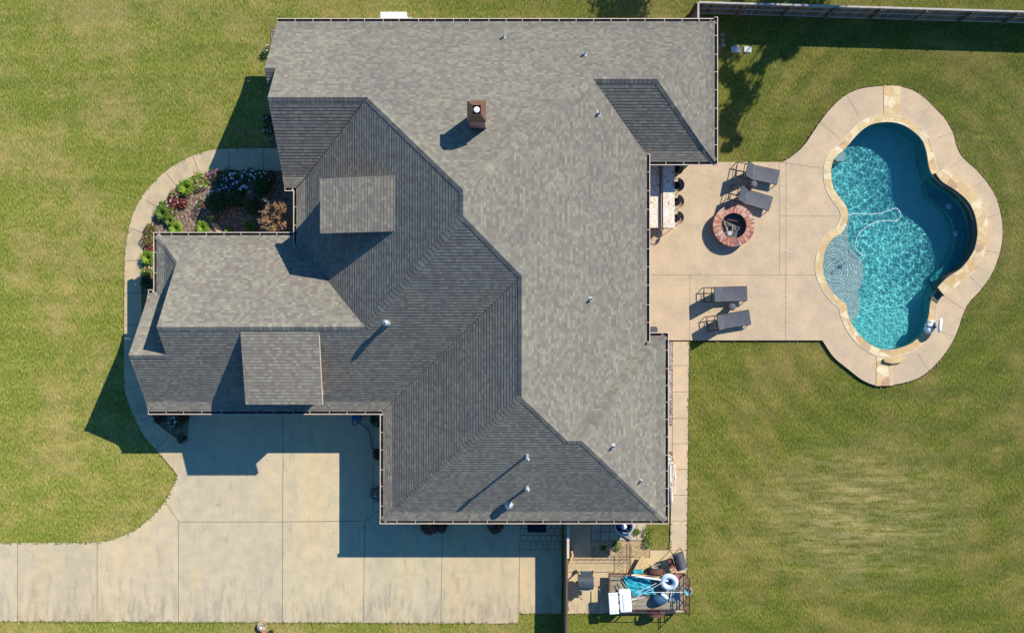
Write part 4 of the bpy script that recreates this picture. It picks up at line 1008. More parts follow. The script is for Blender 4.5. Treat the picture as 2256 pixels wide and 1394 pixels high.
mb = MB(); mb.box((gx, gy, .65), (.09, .5, 1.1), -.35); tag(mb.build('gate_leaf', 'tan'), 'narrow tan wooden gate leaf standing open by the side fence', 'gate')
# iron garden panels
def iron_panel(A, B, h, lab):
    A, B = Vector((*A, 0)), Vector((*B, 0)); d = (B-A); L = d.length; ang = math.atan2(d.y, d.x)
    r = empty('iron_panel', A, lab, 'garden panel', 'thin iron garden panels by the pad', ang)
    mb = MB(); n = 8
    for zz in (.12, h): mb.tube([(0, 0, zz), (L, 0, zz)], .012, 5)
    mb.build('rail', 'rust', r)
    for k in range(n+1):
        mb = MB(); mb.tube([(L*k/n, 0, 0), (L*k/n, 0, h+.03)], .008, 4); mb.build('bar', 'rust', r)
    mb = MB()
    for k in range(n): mb.tube([(L*(k+.5)/n+.07*math.cos(t), 0, h*.55+.16*math.sin(t)) for t in [q*math.pi/5 for q in range(11)]], .007, 4)
    mb.build('scrollwork', 'rust', r)
iron_panel(P(1263,1229,0), P(1384,1229,0), .75, 'long low iron panel running beside the dark shadow of the house')
iron_panel(P(1386,1192,0), P(1384,1258,0), .75, 'short iron panel standing at right angles to the long one')
# white cabinet behind the house
gx0, gy0 = P(838, 50, .9); gx1, gy1 = P(896, 29, .9)
gen = empty('white_cabinet', ((gx0+gx1)/2, gy1-.35, 0), 'white equipment cabinet outside the upper wall of the house', 'cabinet')
mb = MB(); mb.box((0, -.02, .06), (1.5, .95, .12)); mb.build('base', 'paver', gen)
mb = MB(); mb.box((0, 0, .5), (gx1-gx0-.04, .72, .8), 0, 0, .03); mb.build('body', 'white', gen)
mb = MB(); mb.box((0, 0, .93), (gx1-gx0+.02, .76, .07), 0, 0, .025); mb.build('lid', 'white', gen)
mb = MB(); mb.box(((gx1-gx0)/2+.09, -.06, .55), (.08, .45, .5)); mb.build('side_box', 'metalwhite', gen)
# stepping stones
for (px, py, wq, hq, a, lab) in ((1621,108.5,.44,.33,.03,'larger pale square stepping stone in the tree shade by the fence'), (1647,109.5,.38,.31,-.03,'smaller pale square stepping stone to the side of the larger one'), ):
    x, y = P(px, py, .04); mb = MB(); mb.box((x, y, .03), (wq, hq, .06), a, 0, .03)
    tag(mb.build('stepping_stone', 'metalwhite'), lab, 'stepping stone', 'pale stepping stones on the shaded grass')
for k, py in enumerate((76, 88, 99)):
    x, y = P(1591.5+k*1.2, py, .03); mb = MB(); mb.lathe((x, y, 0), [(.10+.01*k, 0), (.09, .05), (.001, .06)], 9)
    tag(mb.build('edging_stone', 'rock'), ['small round stone nearest the fence in the row by the wall', 'middle small round stone in the row by the wall', 'small round stone farthest from the fence in the row'][k], 'stone', 'small stones by the wall')

# ---------------------------------------------------------------- the cluttered pad: grills, trailer
def trailer():
    X0_, Y1_ = P(1341, 1263, .5); X1_, Y0_ = P(1507, 1343, .5)
    cx_, cy_ = (X0_+X1_)/2, (Y0_+Y1_)/2; L = X1_-X0_; W = Y1_-Y0_
    r = empty('utility_trailer', (cx_, cy_, .04), 'rusty brown utility trailer with plank bed on the concrete pad', 'trailer')
    a, b = L/2, W/2; zb = .44
    mb = MB()
    for k in range(9): mb.box((0, -b+.09+k*(W-.18)/8, zb), (L-.06, (W-.18)/8-.012, .04))
    mb.build('plank_bed', 'wood', r)
    mb = MB()
    for s in (-1, 1):
        mb.box((0, s*(b-.02), zb-.02), (L, .05, .1)); mb.tube([(-a, s*b, .80), (a, s*b, .80)], .017, 6)
    for s in (-1, 1):
        mb.box((s*(a-.02), 0, zb-.02), (.05, W, .1)); mb.tube([(s*a, -b, .80), (s*a, b, .80)], .022, 6)
    mb.build('frame_rail', 'rust', r)
    for x in (-a, -a*.35, a*.35, a):
        for s in (-1, 1):
            mb = MB(); mb.box((x, s*b, .62), (.045, .045, .36)); mb.build('stake_post', 'rust', r)
    for s in (-1, 1):
        mb = MB(); rows = []
        for k in range(11):
            t = math.pi*k/10; rows.append([(.55-.42*math.cos(t)-.1, s*(b+q), .40+.30*math.sin(t)) for q in (.03, .27)])
        mb.grid(rows); mb.build('fender', 'rust', r)
        mb = MB(); c = Vector((.45, s*(b+.15), .30)); rows = []
        for w_, rr in ((-.09, .16), (-.10, .27), (-.06, .30), (.06, .30), (.10, .27), (.09, .16)):
            rows.append([c+Vector((rr*math.cos(t*math.pi/10), w_, rr*math.sin(t*math.pi/10))) for t in range(20)])
        mb.grid(rows, 0, True, True); wh = mb.build('tyre', 'black', r)
        mb = MB(); rows = [[c+Vector((rr*math.cos(t*math.pi/10), s*w_, rr*math.sin(t*math.pi/10))) for t in range(20)] for w_, rr in ((.09, .16), (.05, .12), (.07, .001))]
        mb.grid(rows, 0, True, True); mb.build('rim', 'metalwhite', wh)
    mb = MB(); xg = a+.03; hg = .85
    for y in (-b, -b*.5, 0, b*.5, b): mb.tube([(xg, y, .35), (xg+.08, y, hg+.35)], .02, 6)
    for zz in (.35, .75, 1.1, hg+.35): mb.tube([(xg+.08*(zz-.35)/hg, -b, zz), (xg+.08*(zz-.35)/hg, b, zz)], .02, 6)
    mb.tube([(xg, -b, .35), (xg+.08, b, hg+.35)], .014, 6)
    mb.build('ramp_gate', 'rust', r)
    return r
trailer()
ZT = .52
def at(px, py, z): return Vector((*P(px, py, z), z))
# cooler with its lid folded open
cl = empty('white_cooler', at(1375, 1319, ZT+.0), 'big white cooler on the trailer with its lid folded open', 'cooler', None, math.radians(4))
mb = MB(); mb.box((0, 0, .19), (.58, 1.02, .38), 0, 0, .05); mb.build('body', 'white', cl)
mb = MB(); mb.box((-.05, 0, .385), (.12, .8, .03), 0, 0, .01); mb.build('hinge_ridge', 'paleblue', cl)
mb = MB(); mb.box((-.55, -.04, .36), (.46, 1.0, .07), 0, 0, .03); ld = mb.build('lid', 'white', cl)
for sx in (-.08, .06):
    for sy in (-.42, .36):
        mb = MB(); mb.lathe((-.55+sx, sy, .39), [(.022, 0), (.022, .012), (.001, .012)], 8); mb.build('lid_bolt', 'darkhole', ld)
for sy in (-.38, 0, .38):
    mb = MB(); mb.box((-.30, sy, .36), (.05, .1, .06)); mb.build('hinge', 'iron', cl)
# crumpled pool cover
mb = MB(); rows = []
c4 = [at(1369,1266,.6), at(1428,1270,.6), at(1446,1308,.6), at(1392,1310,.6)]
for i in range(22):
    row = []
    for j in range(22):
        u, v = i/21, j/21; p = (c4[0]*(1-u)+c4[1]*u)*(1-v)+(c4[3]*(1-u)+c4[2]*u)*v
        e = noise.noise(Vector((u*3, v*3, 1)))*.16*(1 if 0 < i < 21 and 0 < j < 21 else 1.0)
        n1 = noise.noise(Vector((u*5, v*5, 2))); n2 = noise.noise(Vector((u*14, v*14, 5)))
        row.append((p.x+e, p.y+noise.noise(Vector((u*3, v*3, 7)))*.14, ZT+.10+.10*n1+.045*n2))
    rows.append(row)
mb.grid(rows)
tag(mb.build('pool_cover', 'teal'), 'crumpled teal mesh pool cover heaped on the trailer', 'pool cover')
mb = MB(); mb.box(at(1405, 1259, .55), (.5, .18, .22), .1, 0, .04); tag(mb.build('rolled_net', 'teal'), 'small rolled teal netting hanging over the upper trailer rail', 'net')
# float ring
c = at(1474, 1281, .95); mb = MB(); rows = []
ax_ = Matrix.Rotation(.25, 3, 'X') @ Matrix.Rotation(-.15, 3, 'Y')
for i in range(28):
    t = i*2*math.pi/28; d = Vector((math.cos(t), math.sin(t), 0))
    rows.append([c+ax_ @ (d*(.30+.125*math.cos(q*math.pi/6))+Vector((0, 0, .125*math.sin(q*math.pi/6)))) for q in range(12)])
rows.append(rows[0]); mb.grid(rows, 0, True, True)
tag(mb.build('swim_ring', 'paleblue'), 'pale blue and white inflatable swim ring piled on the trailer', 'swim ring')
mb = MB(); mb.box(at(1470, 1281, .62), (.5, .5, .5), .3, 0, .08); tag(mb.build('storage_tote', 'blue'), 'blue plastic tote beneath the swim ring', 'tote')
def pole(name, pts, r, mt, lab, cat, grp=None):
    mb = MB(); mb.tube(pts, r, 7); return tag(mb.build(name, mt), lab, cat, grp)
pole('white_pipe', [at(1391,1267,.78), at(1472,1279,1.0)], .05, 'white', 'thick white plastic pipe along the upper side of the trailer', 'pipe')
pole('white_pipe', [at(1395,1264.5,.72), at(1463,1272,.85)], .035, 'tan', 'thinner cream pipe lying beside the thick white one', 'pipe')
pole('broom_pole', [at(1392,1320,.72), at(1462,1281,1.08)], .014, 'white', 'slim white pole slanting up to the swim ring', 'pole', 'slim poles across the trailer load')
pole('broom_pole', [at(1398,1306,.78), at(1446,1284,.9)], .014, 'paleblue', 'slim pale blue pole across the teal pool cover', 'pole', 'slim poles across the trailer load')
pole('broom_pole', [at(1388,1322,.7), at(1421,1314,.75)], .014, 'white', 'short white pole beside the cooler', 'pole', 'slim poles across the trailer load')
pole('red_lever', [at(1481,1245,.95), at(1487,1256,1.1), at(1496,1280,.95)], .03, 'redplastic', 'red handle leaning between the smoker and the trailer', 'handle')
pole('blue_pole', [at(1490,1283,.8), at(1503,1301,.8)], .025, 'blue', 'short blue pole near the trailer gate', 'pole')
for k, (p, q) in enumerate((((1364,1284),(1371,1294)), ((1370,1279),(1379,1293)))):
    pole('wood_stick', [at(*p, .7), at(*q, .74)], .02, 'twig', ['cream stick behind the cooler, outer one', 'cream stick behind the cooler, next to the teal cover'][k], 'stick', 'cream sticks behind the cooler')
nt_ = empty('pool_net', at(1516.5, 1302, 1.0), 'pool skimmer net with teal mesh sticking out past the trailer', 'pool net')
mb = MB(); mb.tube([at(1430,1304,.85)-nt_.location, at(1509,1304,1.0)-nt_.location], .014, 7); mb.build('handle', 'paleblue', nt_)
hx = [(.17*math.cos(t)*1.0, .20*math.sin(t), 0) for t in [math.radians(q) for q in (180, 130, 75, 20, -20, -75, -130, 180)]]
mb = MB(); mb.tube(hx, .016, 6); mb.build('rim', 'paleblue', nt_)
mb = MB(); mb.grid([[Vector(p)*s for p in hx] for s in (1, .7, .3)]); 
for i, v in enumerate(mb.v):
    k = i//len(hx); mb.v[i] = (v[0], v[1], v[2]-(0, .08, .12)[k])
mb.build('net_bag', 'teal', nt_)
c = at(1452, 1318, .55); mb = MB(); mb.lathe(c, [(.34, 0), (.36, .12), (.28, .26), (.12, .32), (.001, .33)], 14, sx=1.05, sy=.75)
tag(mb.build('duffel_bag', 'bagblue'), 'dark blue bag slumped at the lower side of the trailer', 'bag')
mb = MB(); mb.box(at(1464, 1312, .8), (.42, .16, .14), -.7, 0, .04); tag(mb.build('folded_towel', 'paleblue'), 'folded grey-blue fabric on top of the dark blue bag', 'towel')
for k in range(2):
    pole('white_bracket', [at(1441+k*3, 1323-k*2.2, .7), at(1449+k*3, 1329-k*2.2, .7)], .03, 'white', ['outer white bar resting against the blue bag', 'inner white bar resting against the blue bag'][k], 'bar', 'white bars by the blue bag')
mb = MB()
for k in range(5): mb.box(at(1478+k*4, 1312, .56), (.05, .5, .03), -.2)
tag(mb.build('green_crate', 'dkgreen' if False else 'tubblue'), 'low slatted grey-green crate near the trailer gate', 'crate')
# grill
gr = empty('gas_grill', at(1291, 1281, 0.04), 'dark gas grill with closed lid and open side shelf beside the fence', 'grill', None, math.radians(-2))
gr.location = (*P(1290, 1279, .8), .04)
mb = MB(); mb.box((0, -.05, .72), (.72, .58, .22), 0, 0, .03); mb.build('firebox', 'black', gr)
mb = MB(); rows = []
for k in range(9):
    t = math.pi*k/8; rows.append([(x, -.05-.29*math.cos(t), .83+.24*math.sin(t)**.6) for x in (-.36, -.34, .34, .36)])
mb.grid(rows, 0, False)
for x in (-.36, .36): mb.face([(x, -.05-.29*math.cos(math.pi*k/8), .83+.24*math.sin(math.pi*k/8)**.6) for k in range(9)])
lid = mb.build('lid', 'bgrill', gr)
mb = MB(); mb.tube([(-.25, -.36, .9), (-.25, -.40, .93), (.25, -.40, .93), (.25, -.36, .9)], .014, 6); mb.build('handle', 'metalwhite', lid)
mb = MB(); mb.box((.02, .34, .80), (.55, .26, .03), 0, 0, .01); mb.build('warming_shelf', 'bgrill', gr)
mb = MB(); mb.box((.52, 0, .78), (.28, .42, .03), 0, 0, .01); mb.build('side_shelf', 'tan', gr)
mb = MB(); mb.box((.0, -.42, .60), (.66, .14, .04)); mb.build('front_shelf', 'twig', gr)
for sx in (-.32, .32):
    for sy in (-.28, .2):
        mb = MB(); mb.box((sx, sy, .32), (.05, .05, .64)); mb.build('leg', 'iron', gr)
for s in (-1, 1):
    mb = MB(); mb.tube([(s*.36, .2, .1), (s*.42, .2, .1)], .1, 14); mb.build('wheel', 'black', gr)
mb = MB(); mb.tube([(.42, -.15, .8), (.70, -.42, .78)], .012, 5); mb.box((.36, .1, .83), (.06, .3, .04)); mb.build('tool', 'metalwhite', gr)
# smoker
sm = empty('smoker_grill', (0, 0, .04), 'charcoal grey smoker grill with brown side box at the pad corner', 'grill', None, math.radians(15))
sm.location = (*P(1494, 1236, .8), .04)
mb = MB(); rows = []
for k in range(11):
    t = math.pi*k/10; rows.append([(.09-.27*math.cos(t), y, .62+.36*math.sin(t)) for y in (-.36, .36)])
mb.grid(rows, 0, False)
for y in (-.36, .36): mb.face([(.09-.27*math.cos(math.pi*k/10), y, .62+.36*math.sin(math.pi*k/10)) for k in range(11)])
mb.face([(-.18, -.36, .62), (.36, -.36, .62), (.36, .36, .62), (-.18, .36, .62)]); mb.build('barrel', 'grey', sm)
mb = MB(); mb.tube([(-.08, .1, .9), (-.08, .1, 1.1)], .05, 12); mb.build('stack', 'black', sm)
mb = MB(); mb.box((-.33, -.05, .62), (.26, .42, .2), 0, 0, .02); mb.build('side_box', 'rust', sm)
mb = MB(); mb.box((.1, -.44, .6), (.5, .14, .03)); mb.build('front_shelf', 'metalwhite', sm)
for sx in (-.12, .3):
    for sy in (-.3, .3):
        mb = MB(); mb.tube([(sx, sy, .66), (sx*1.2, sy*1.1, 0)], .018, 6); mb.build('leg', 'iron', sm)
pl_ = MB(); pl_.box((*P(1412, 1247, .3), .22), (.5, .85, .05), Matrix.Rotation(-.5, 3, 'Z') @ Matrix.Rotation(.35, 3, 'Y'), 0, .01)
tag(pl_.build('wooden_board', 'tan'), 'pale wooden board leaning above the trailer rail', 'board')
for k, (px, py, a) in enumerate(((1443,1247,.5), (1449,1243,-.4), (1436,1246,.9))):
    pole('firewood_stick', [at(px-6, py-3*math.sin(a), .62), at(px+6, py+3*math.sin(a), .66)], .03, 'wood', ['brown stick above the upper fender, middle one', 'brown stick above the upper fender, on the grass side', 'brown stick above the upper fender, on the fence side'][k], 'stick', 'sticks above the upper fender')
# round tub
tx, ty = P(1374, 1158, .45)
tub = empty('round_tub', (tx, ty, .08), 'round metal tub with a blue and white fan unit inside, half under the eave', 'tub')
mb = MB(); mb.lathe((0, 0, 0), [(.42, 0), (.44, .45), (.46, .5), (.40, .5), (.38, .45), (.36, .1)], 30); mb.build('shell', 'tubblue', tub)
mb = MB(); mb.lathe((0, 0, .1), [(.37, 0), (.001, .0)], 24); mb.build('inside_floor', 'darkhole', tub)
mb = MB(); mb.lathe((.02, -.05, .15), [(.16, 0), (.15, .15), (.08, .22), (.001, .22)], 14); mb.build('fan_motor', 'paleblue', tub)
for k in range(5):
    a = k*2*math.pi/5+.5; mb = MB(); d = Vector((math.cos(a), math.sin(a), 0)); n_ = Vector((-d.y, d.x, 0)); c = Vector((.02, -.05, .3))
    mb.face([c+d*.08-n_*.03, c+d*.33-n_*.06, c+d*.33+n_*.06+Vector((0, 0, .05)), c+d*.08+n_*.03+Vector((0, 0, .03))]); mb.build('fan_blade', 'blue', tub)
mb = MB(); mb.box((*P(1383, 1181, .1), .12), (.42, .2, .06), -.5, 0, .02); tag(mb.build('grey_slab', 'rock'), 'grey slate slab lying below the round tub', 'slab')
# white bench in the side bed
def wb_(px, py): return P(px, py, .5)
bn = empty('garden_bench', (*P(1474, 1040, .4), .015), 'white scrolled iron garden bench in the bed beside the side walk', 'bench')
mb = MB()
for k in range(5): mb.box((-.28+k*.09, 0, .42), (.06, .95, .03))
mb.build('seat', 'whiteiron', bn)
mb = MB()
for y in (-.48, .48): mb.tube([(.14, y, .42), (.16, y, .88)], .02, 6)
mb.tube([(.16, -.5, .6), (.16, .5, .6)], .02, 6); mb.tube([(.16, -.5, .86), (.17, 0, .96), (.16, .5, .86)], .025, 6)
for k in range(5): mb.tube([(.16, -.4+k*.2+.08*math.cos(t), .72+.1*math.sin(t)) for t in [q*math.pi/5 for q in range(11)]], .013, 5)
mb.lathe((.17, -.12, .94), [(.001, .05), (.06, .04), (.07, 0), (.03, -.02)], 12)
mb.build('backrest', 'whiteiron', bn)
for y in (-.5, .5):
    mb = MB(); mb.tube([(-.3, y, .42), (-.32, y, .65), (.14, y, .67)], .03, 6); mb.build('arm', 'whiteiron', bn)
    for x in (-.28, .12):
        mb = MB(); mb.tube([(x, y, .43), (x, y, 0)], .02, 6); mb.build('leg', 'whiteiron', bn)
mb = MB(); mb.box((*P(1478, 1088, .4), .3), (.10, .75, .5), .02, 0, .03); tag(mb.build('white_planter', 'white'), 'narrow white trough standing at the end of the garden bench', 'planter')
mb = MB(); mb.box((*P(1471, 1100, .3), .2), (.22, .8, .35), 0, 0, .03); tag(mb.build('grey_bin', 'grey'), 'long grey bin beside the white trough', 'bin')
x, y = P(1474, 1009, .3); mb = MB(); mb.lathe((x, y, 0), [(.1, 0), (.15, .25), (.13, .27), (.12, .22), (.001, .22)], 16); tag(mb.build('white_urn', 'whiteiron'), 'small white urn at the upper end of the side bed', 'urn')
mb = MB(); mb.tube([(*P(px, py, .2), zz) for px, py, zz in ((1470,1000,.05),(1480,1005,.2),(1485,1018,.22),(1486,1040,.22),(1484,1065,.22),(1480,1095,.2),(1478,1118,.05))], .012, 5)
tag(mb.build('wire_edging', 'rust'), 'curved thin wire edging round the side bed', 'edging')
# hose reel by the garage corner
hr = empty('hose_reel', (*P(786, 918, .3), .035), 'blue hose reel in the shade of the garage corner', 'hose reel')
mb = MB(); mb.box((0, 0, .2), (.42, .3, .32), 0, 0, .05); mb.build('box', 'tubblue', hr)
mb = MB(); mb.box((0, 0, .38), (.44, .32, .05), 0, 0, .02); mb.build('lid', 'blue', hr)
mb = MB(); hpts = smooth_path([P(x, y, .04) for x, y in ((792,926),(782,936),(776,931),(779,925),(790,930),(803,940),(813,952),(817,968),(819,984),(826,993),(834,996))], 5, False)
mb.tube([(x, y, .055) for x, y in hpts], .016, 6); tag(mb.build('garden_hose', 'black'), 'dark garden hose curling over the shaded driveway corner', 'hose')

# ---------------------------------------------------------------- plants
def leafball(mb, c, r, n, size, rz=.8, rnd=random, mi=0, up=.5, shell=.55):
    for _ in range(n):
        a = rnd.uniform(0, 2*math.pi); u = rnd.uniform(-.35, 1); s = math.sqrt(max(0, 1-u*u)); k = r*rnd.uniform(shell, 1.0)*(1+.22*noise.noise(Vector((c[0]+math.cos(a)*2, c[1]+math.sin(a)*2, u*2))))
        p = Vector((c[0]+k*s*math.cos(a), c[1]+k*s*math.sin(a), c[2]+k*rz*u))
        nrm = (Vector((rnd.uniform(-1, 1), rnd.uniform(-1, 1), rnd.uniform(-.2, 1)+up))).normalized()
        t = nrm.orthogonal().normalized(); t.rotate(Matrix.Rotation(rnd.uniform(0, 6.28), 3, nrm)); b = nrm.cross(t); sz = size*rnd.uniform(.6, 1.25)
        m_ = mi if isinstance(mi, int) else rnd.choice(mi)
        mb.face([p-t*sz, p-b*sz*.45, p+t*sz, p+b*sz*.45], m_)
def stems(mb, x, y, h, r, n, mi):
    for k in range(n):
        a = random.uniform(0, 6.28); mb.tube([(x, y, 0), (x+r*.3*math.cos(a), y+r*.3*math.sin(a), h*.5), (x+r*.7*math.cos(a), y+r*.7*math.sin(a), h*.9)], [.012, .008, .004], 4, mi)
def tuft(px, py, r, h, mt, lab, grp='green grassy clumps edging the flower bed', n=260):
    x, y = P(px, py, h*.5); mb = MB()
    for _ in range(n):
        a = random.uniform(0, 6.28); L = r*random.uniform(.5, 1.1); lean = Vector((math.cos(a), math.sin(a), 0)); nv = Vector((-lean.y, lean.x, 0))*random.uniform(.010, .018)
        b0 = Vector((x, y, 0))+lean*r*.12*random.random(); hh = h*random.uniform(.7, 1.1)
        pts = [b0, b0+lean*L*.35+Vector((0, 0, hh*.8)), b0+lean*L*.8+Vector((0, 0, hh)), b0+lean*L*1.1+Vector((0, 0, hh*.7))]
        for k, (w0, w1) in enumerate(((1, 1.2), (1.2, .8), (.8, .15))): mb.face([pts[k]-nv*w0, pts[k]+nv*w0, pts[k+1]+nv*w1, pts[k+1]-nv*w1])
    return tag(mb.build('grass_clump', mt), lab, 'grass clump', grp)
for (px, py, r, h, mt, lab) in [(410.5,413,.40,.35,'lime','big bright grassy clump where the walk curves, beside the pink flowers'), (358,470,.36,.34,'green','mid-green grassy clump between the orange and white flowers and the bend'),
        (388,503,.33,.3,'lime','grassy clump against the gutter, nearest the walk end of the bed'), (447,502,.33,.3,'lime','rounded bright grassy clump against the gutter beside the stone block'),
        (327,568,.36,.35,'lime','tall grassy clump beside the walk, next to the wall corner'), (326,622,.34,.34,'dkgreen','dark grassy clump by the small gutter jog'), (553,500,.30,.3,'green','shaded grassy clump beside the copper maple'), (505,510,.22,.25,'green','low grassy clump mostly hidden by the gutter'),
        (375,487,.25,.25,'green','small dark green clump inside the bed beside the mulch')]:
    tuft(px, py, r, h, mt, lab)
def flowers(px, py, r, h, leafm, petals, nf, lab, cat='flowering plant', grp=None, nl=200, name='flower_clump', fs=.029):
    x, y = P(px, py, h*.6); mb = MB(); leafball(mb, (x, y, h*.45), r*1.12, int(nl*1.7), .042, h/r*.55, mi=0); stems(mb, x, y, h, r, 6, 0)
    o = tag(mb.build(name, leafm), lab, cat, grp)
    mb = MB()
    for _ in range(int(nf*.58)):
        a = random.uniform(0, 6.28); k = r*math.sqrt(random.random())*1.05; zz = h*(.62+.42*(1-(k/r)**2)*random.uniform(.8, 1.1))
        fx_, fy_ = x+k*math.cos(a), y+k*math.sin(a); m_ = random.randrange(len(petals)); s = fs*random.uniform(.7, 1.3); t0_ = random.uniform(0, 1)
        for q in range(5):
            b = q*1.2566+t0_; mb.face([(fx_, fy_, zz), (fx_+s*math.cos(b-.5), fy_+s*math.sin(b-.5), zz+.01), (fx_+s*1.25*math.cos(b), fy_+s*1.25*math.sin(b), zz+.012), (fx_+s*math.cos(b+.5), fy_+s*math.sin(b+.5), zz+.01)], m_)
    mb.build('blossom', list(petals), o)
    return o
G = 'flower clumps in the front bed'
flowers(440,398,.42,.38,'lime',['ltpink','pwhite','orange','pink'],46,'large clump of white, pink and orange flowers at the bend of the walk', grp=G, nl=330)
flowers(385,428,.24,.32,'green',['pink','ltpink'],30,'deep pink flower clump beside the big grassy clump', grp=G)
flowers(381,446,.26,.3,'redleaf',['red','pwhite','pink'],22,'dark red-leaved flowers just below the pink clump', grp=G)
flowers(402,447,.22,.3,'redleaf',['pwhite','red'],14,'small red and white flowers at the mulch side of the bed', grp=G)
flowers(360,453,.24,.3,'green',['pwhite'],18,'white flowers touching the walk below the red ones', grp=G)
flowers(376,465,.26,.28,'olive',['orange','pwhite'],16,'orange-tinted flowers beside the white ones', grp=G)
flowers(330,504,.24,.3,'olive',['red','orange','pwhite'],14,'red and white flowers at the narrow end of the bed', grp=G)
flowers(325,527,.30,.35,'olive',['pink','orange'],16,'brownish shrub with a few pink flowers beside the wall corner', grp=G, nl=280)
flowers(324,598,.28,.3,'lime',['pwhite','red'],24,'white flowers between the two grassy clumps by the wall', grp=G)
flowers(330,550,.20,.3,'redleaf',['pink','red'],14,'small dark red clump above the tall grassy one', grp=G)
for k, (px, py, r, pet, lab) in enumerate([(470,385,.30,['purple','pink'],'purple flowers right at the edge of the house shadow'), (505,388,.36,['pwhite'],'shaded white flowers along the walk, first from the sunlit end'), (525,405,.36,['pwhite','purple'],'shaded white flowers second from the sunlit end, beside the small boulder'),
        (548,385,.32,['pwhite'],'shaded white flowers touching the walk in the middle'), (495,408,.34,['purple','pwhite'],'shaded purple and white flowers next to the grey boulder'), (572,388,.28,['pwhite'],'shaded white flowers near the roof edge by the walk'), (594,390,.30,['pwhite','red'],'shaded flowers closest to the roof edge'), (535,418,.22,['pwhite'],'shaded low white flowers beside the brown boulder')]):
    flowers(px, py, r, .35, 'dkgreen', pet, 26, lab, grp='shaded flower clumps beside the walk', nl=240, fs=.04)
def shrub(px, py, r, h, mts, n, lab, cat='shrub', grp=None, size=.06, name='shrub', nst=8, stm='twig'):
    x, y = P(px, py, h*.5); mb = MB(); stems(mb, x, y, h, r, nst, 0); o = tag(mb.build(name, stm), lab, cat, grp)
    mb = MB(); leafball(mb, (x, y, h*.5), r, n, size, h/r*.55, mi=list(range(len(mts))))
    for _ in range(5):
        a = random.uniform(0, 6.28); leafball(mb, (x+r*.6*math.cos(a), y+r*.6*math.sin(a), h*random.uniform(.4, .8)), r*.5, n//6, size, .8, mi=list(range(len(mts))))
    mb.build('foliage', mts, o); return o
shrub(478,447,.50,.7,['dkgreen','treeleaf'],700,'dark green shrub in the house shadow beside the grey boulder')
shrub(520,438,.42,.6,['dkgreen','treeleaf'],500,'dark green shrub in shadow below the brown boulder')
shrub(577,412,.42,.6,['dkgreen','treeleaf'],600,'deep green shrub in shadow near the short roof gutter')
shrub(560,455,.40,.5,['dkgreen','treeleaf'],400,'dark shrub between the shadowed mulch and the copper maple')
flowers(444,452,.26,.6,'dkgreen',['red','ltpink'],7,'rose bush with a few red blooms at the shadow edge','rose bush', nl=120, name='rose_bush', fs=.05)
flowers(470,478,.22,.6,'dkgreen',['pink'],3,'rose bush with one pink bloom in the shadow','rose bush', nl=90, name='rose_bush', fs=.06)
# copper maple: trunk, limbs, ragged crown
def maple(px, py, r, h):
    x, y = P(px, py, h*.75); t = empty('japanese_maple', (x, y, 0), 'copper-leaved small maple with bare pale twigs in the corner bed', 'tree')
    mb = MB(); mb.tube([(0, 0, 0), (.03, 0, .3), (0, .04, .55)], [.06, .045, .035], 8)
    for k in range(16):
        a = k*.3927*1.618; L = r*random.uniform(.6, 1.05); z1 = h*random.uniform(.75, 1.02); p1 = (L*.4*math.cos(a), L*.4*math.sin(a), .5+.3*(z1-.5)); p2 = (L*math.cos(a+.2), L*math.sin(a+.2), z1)
        mb.tube([(0, .04, .5), p1, p2], [.025, .015, .006], 5)
        for q in range(4):
            b = a+random.uniform(-.9, .9); mb.tube([p1, (p1[0]+.4*L*math.cos(b), p1[1]+.4*L*math.sin(b), z1*random.uniform(.85, 1.06))], [.010, .004], 4)
            mb.tube([p2, (p2[0]+.18*math.cos(b), p2[1]+.18*math.sin(b), p2[2]+.08)], [.006, .003], 4)
    mb.build('trunk', 'twig', t)
    mb = MB()
    for k in range(36):
        a = k*2.4; q = r*math.sqrt((k+.5)/36)*1.0
        leafball(mb, (q*math.cos(a), q*math.sin(a), h*random.uniform(.65, .95)), random.uniform(.11, .19), 70, .038, .6, mi=[0, 0, 0, 1], shell=.1)
    mb.build('crown', ['copper', 'olive'], t)
maple(613, 480, .74, 2.35)
# boulders, block
def boulder(px, py, r, mt, lab, sz=.6):
    x, y = P(px, py, .12); mb = MB(); rows = []
    for j in range(6):
        ph = j/5*math.pi*.5; rows.append([(x+r*math.cos(ph)*math.cos(t)*(1+.18*noise.noise(Vector((t, j, px)))), y+.7*r*math.cos(ph)*math.sin(t)*(1+.18*noise.noise(Vector((t, j, py)))), r*sz*math.sin(ph)+.01) for t in [q*math.pi/7 for q in range(14)]])
    mb.grid(rows, 0, True, True); return tag(mb.build('boulder', mt), lab, 'rock')
boulder(464, 426, .24, 'metalwhite', 'pale grey-blue boulder on the edge of the house shadow'); boulder(543, 422, .20, 'tanstone', 'brownish boulder among the shaded white flowers')
mb = MB(); mb.prism(PL([(463,491),(477,491),(494,512),(480,514)], .1), 0, .12); tag(mb.build('stone_block', 'tanstone'), 'flat tan stone block lying slantwise by the gutter', 'stone block')
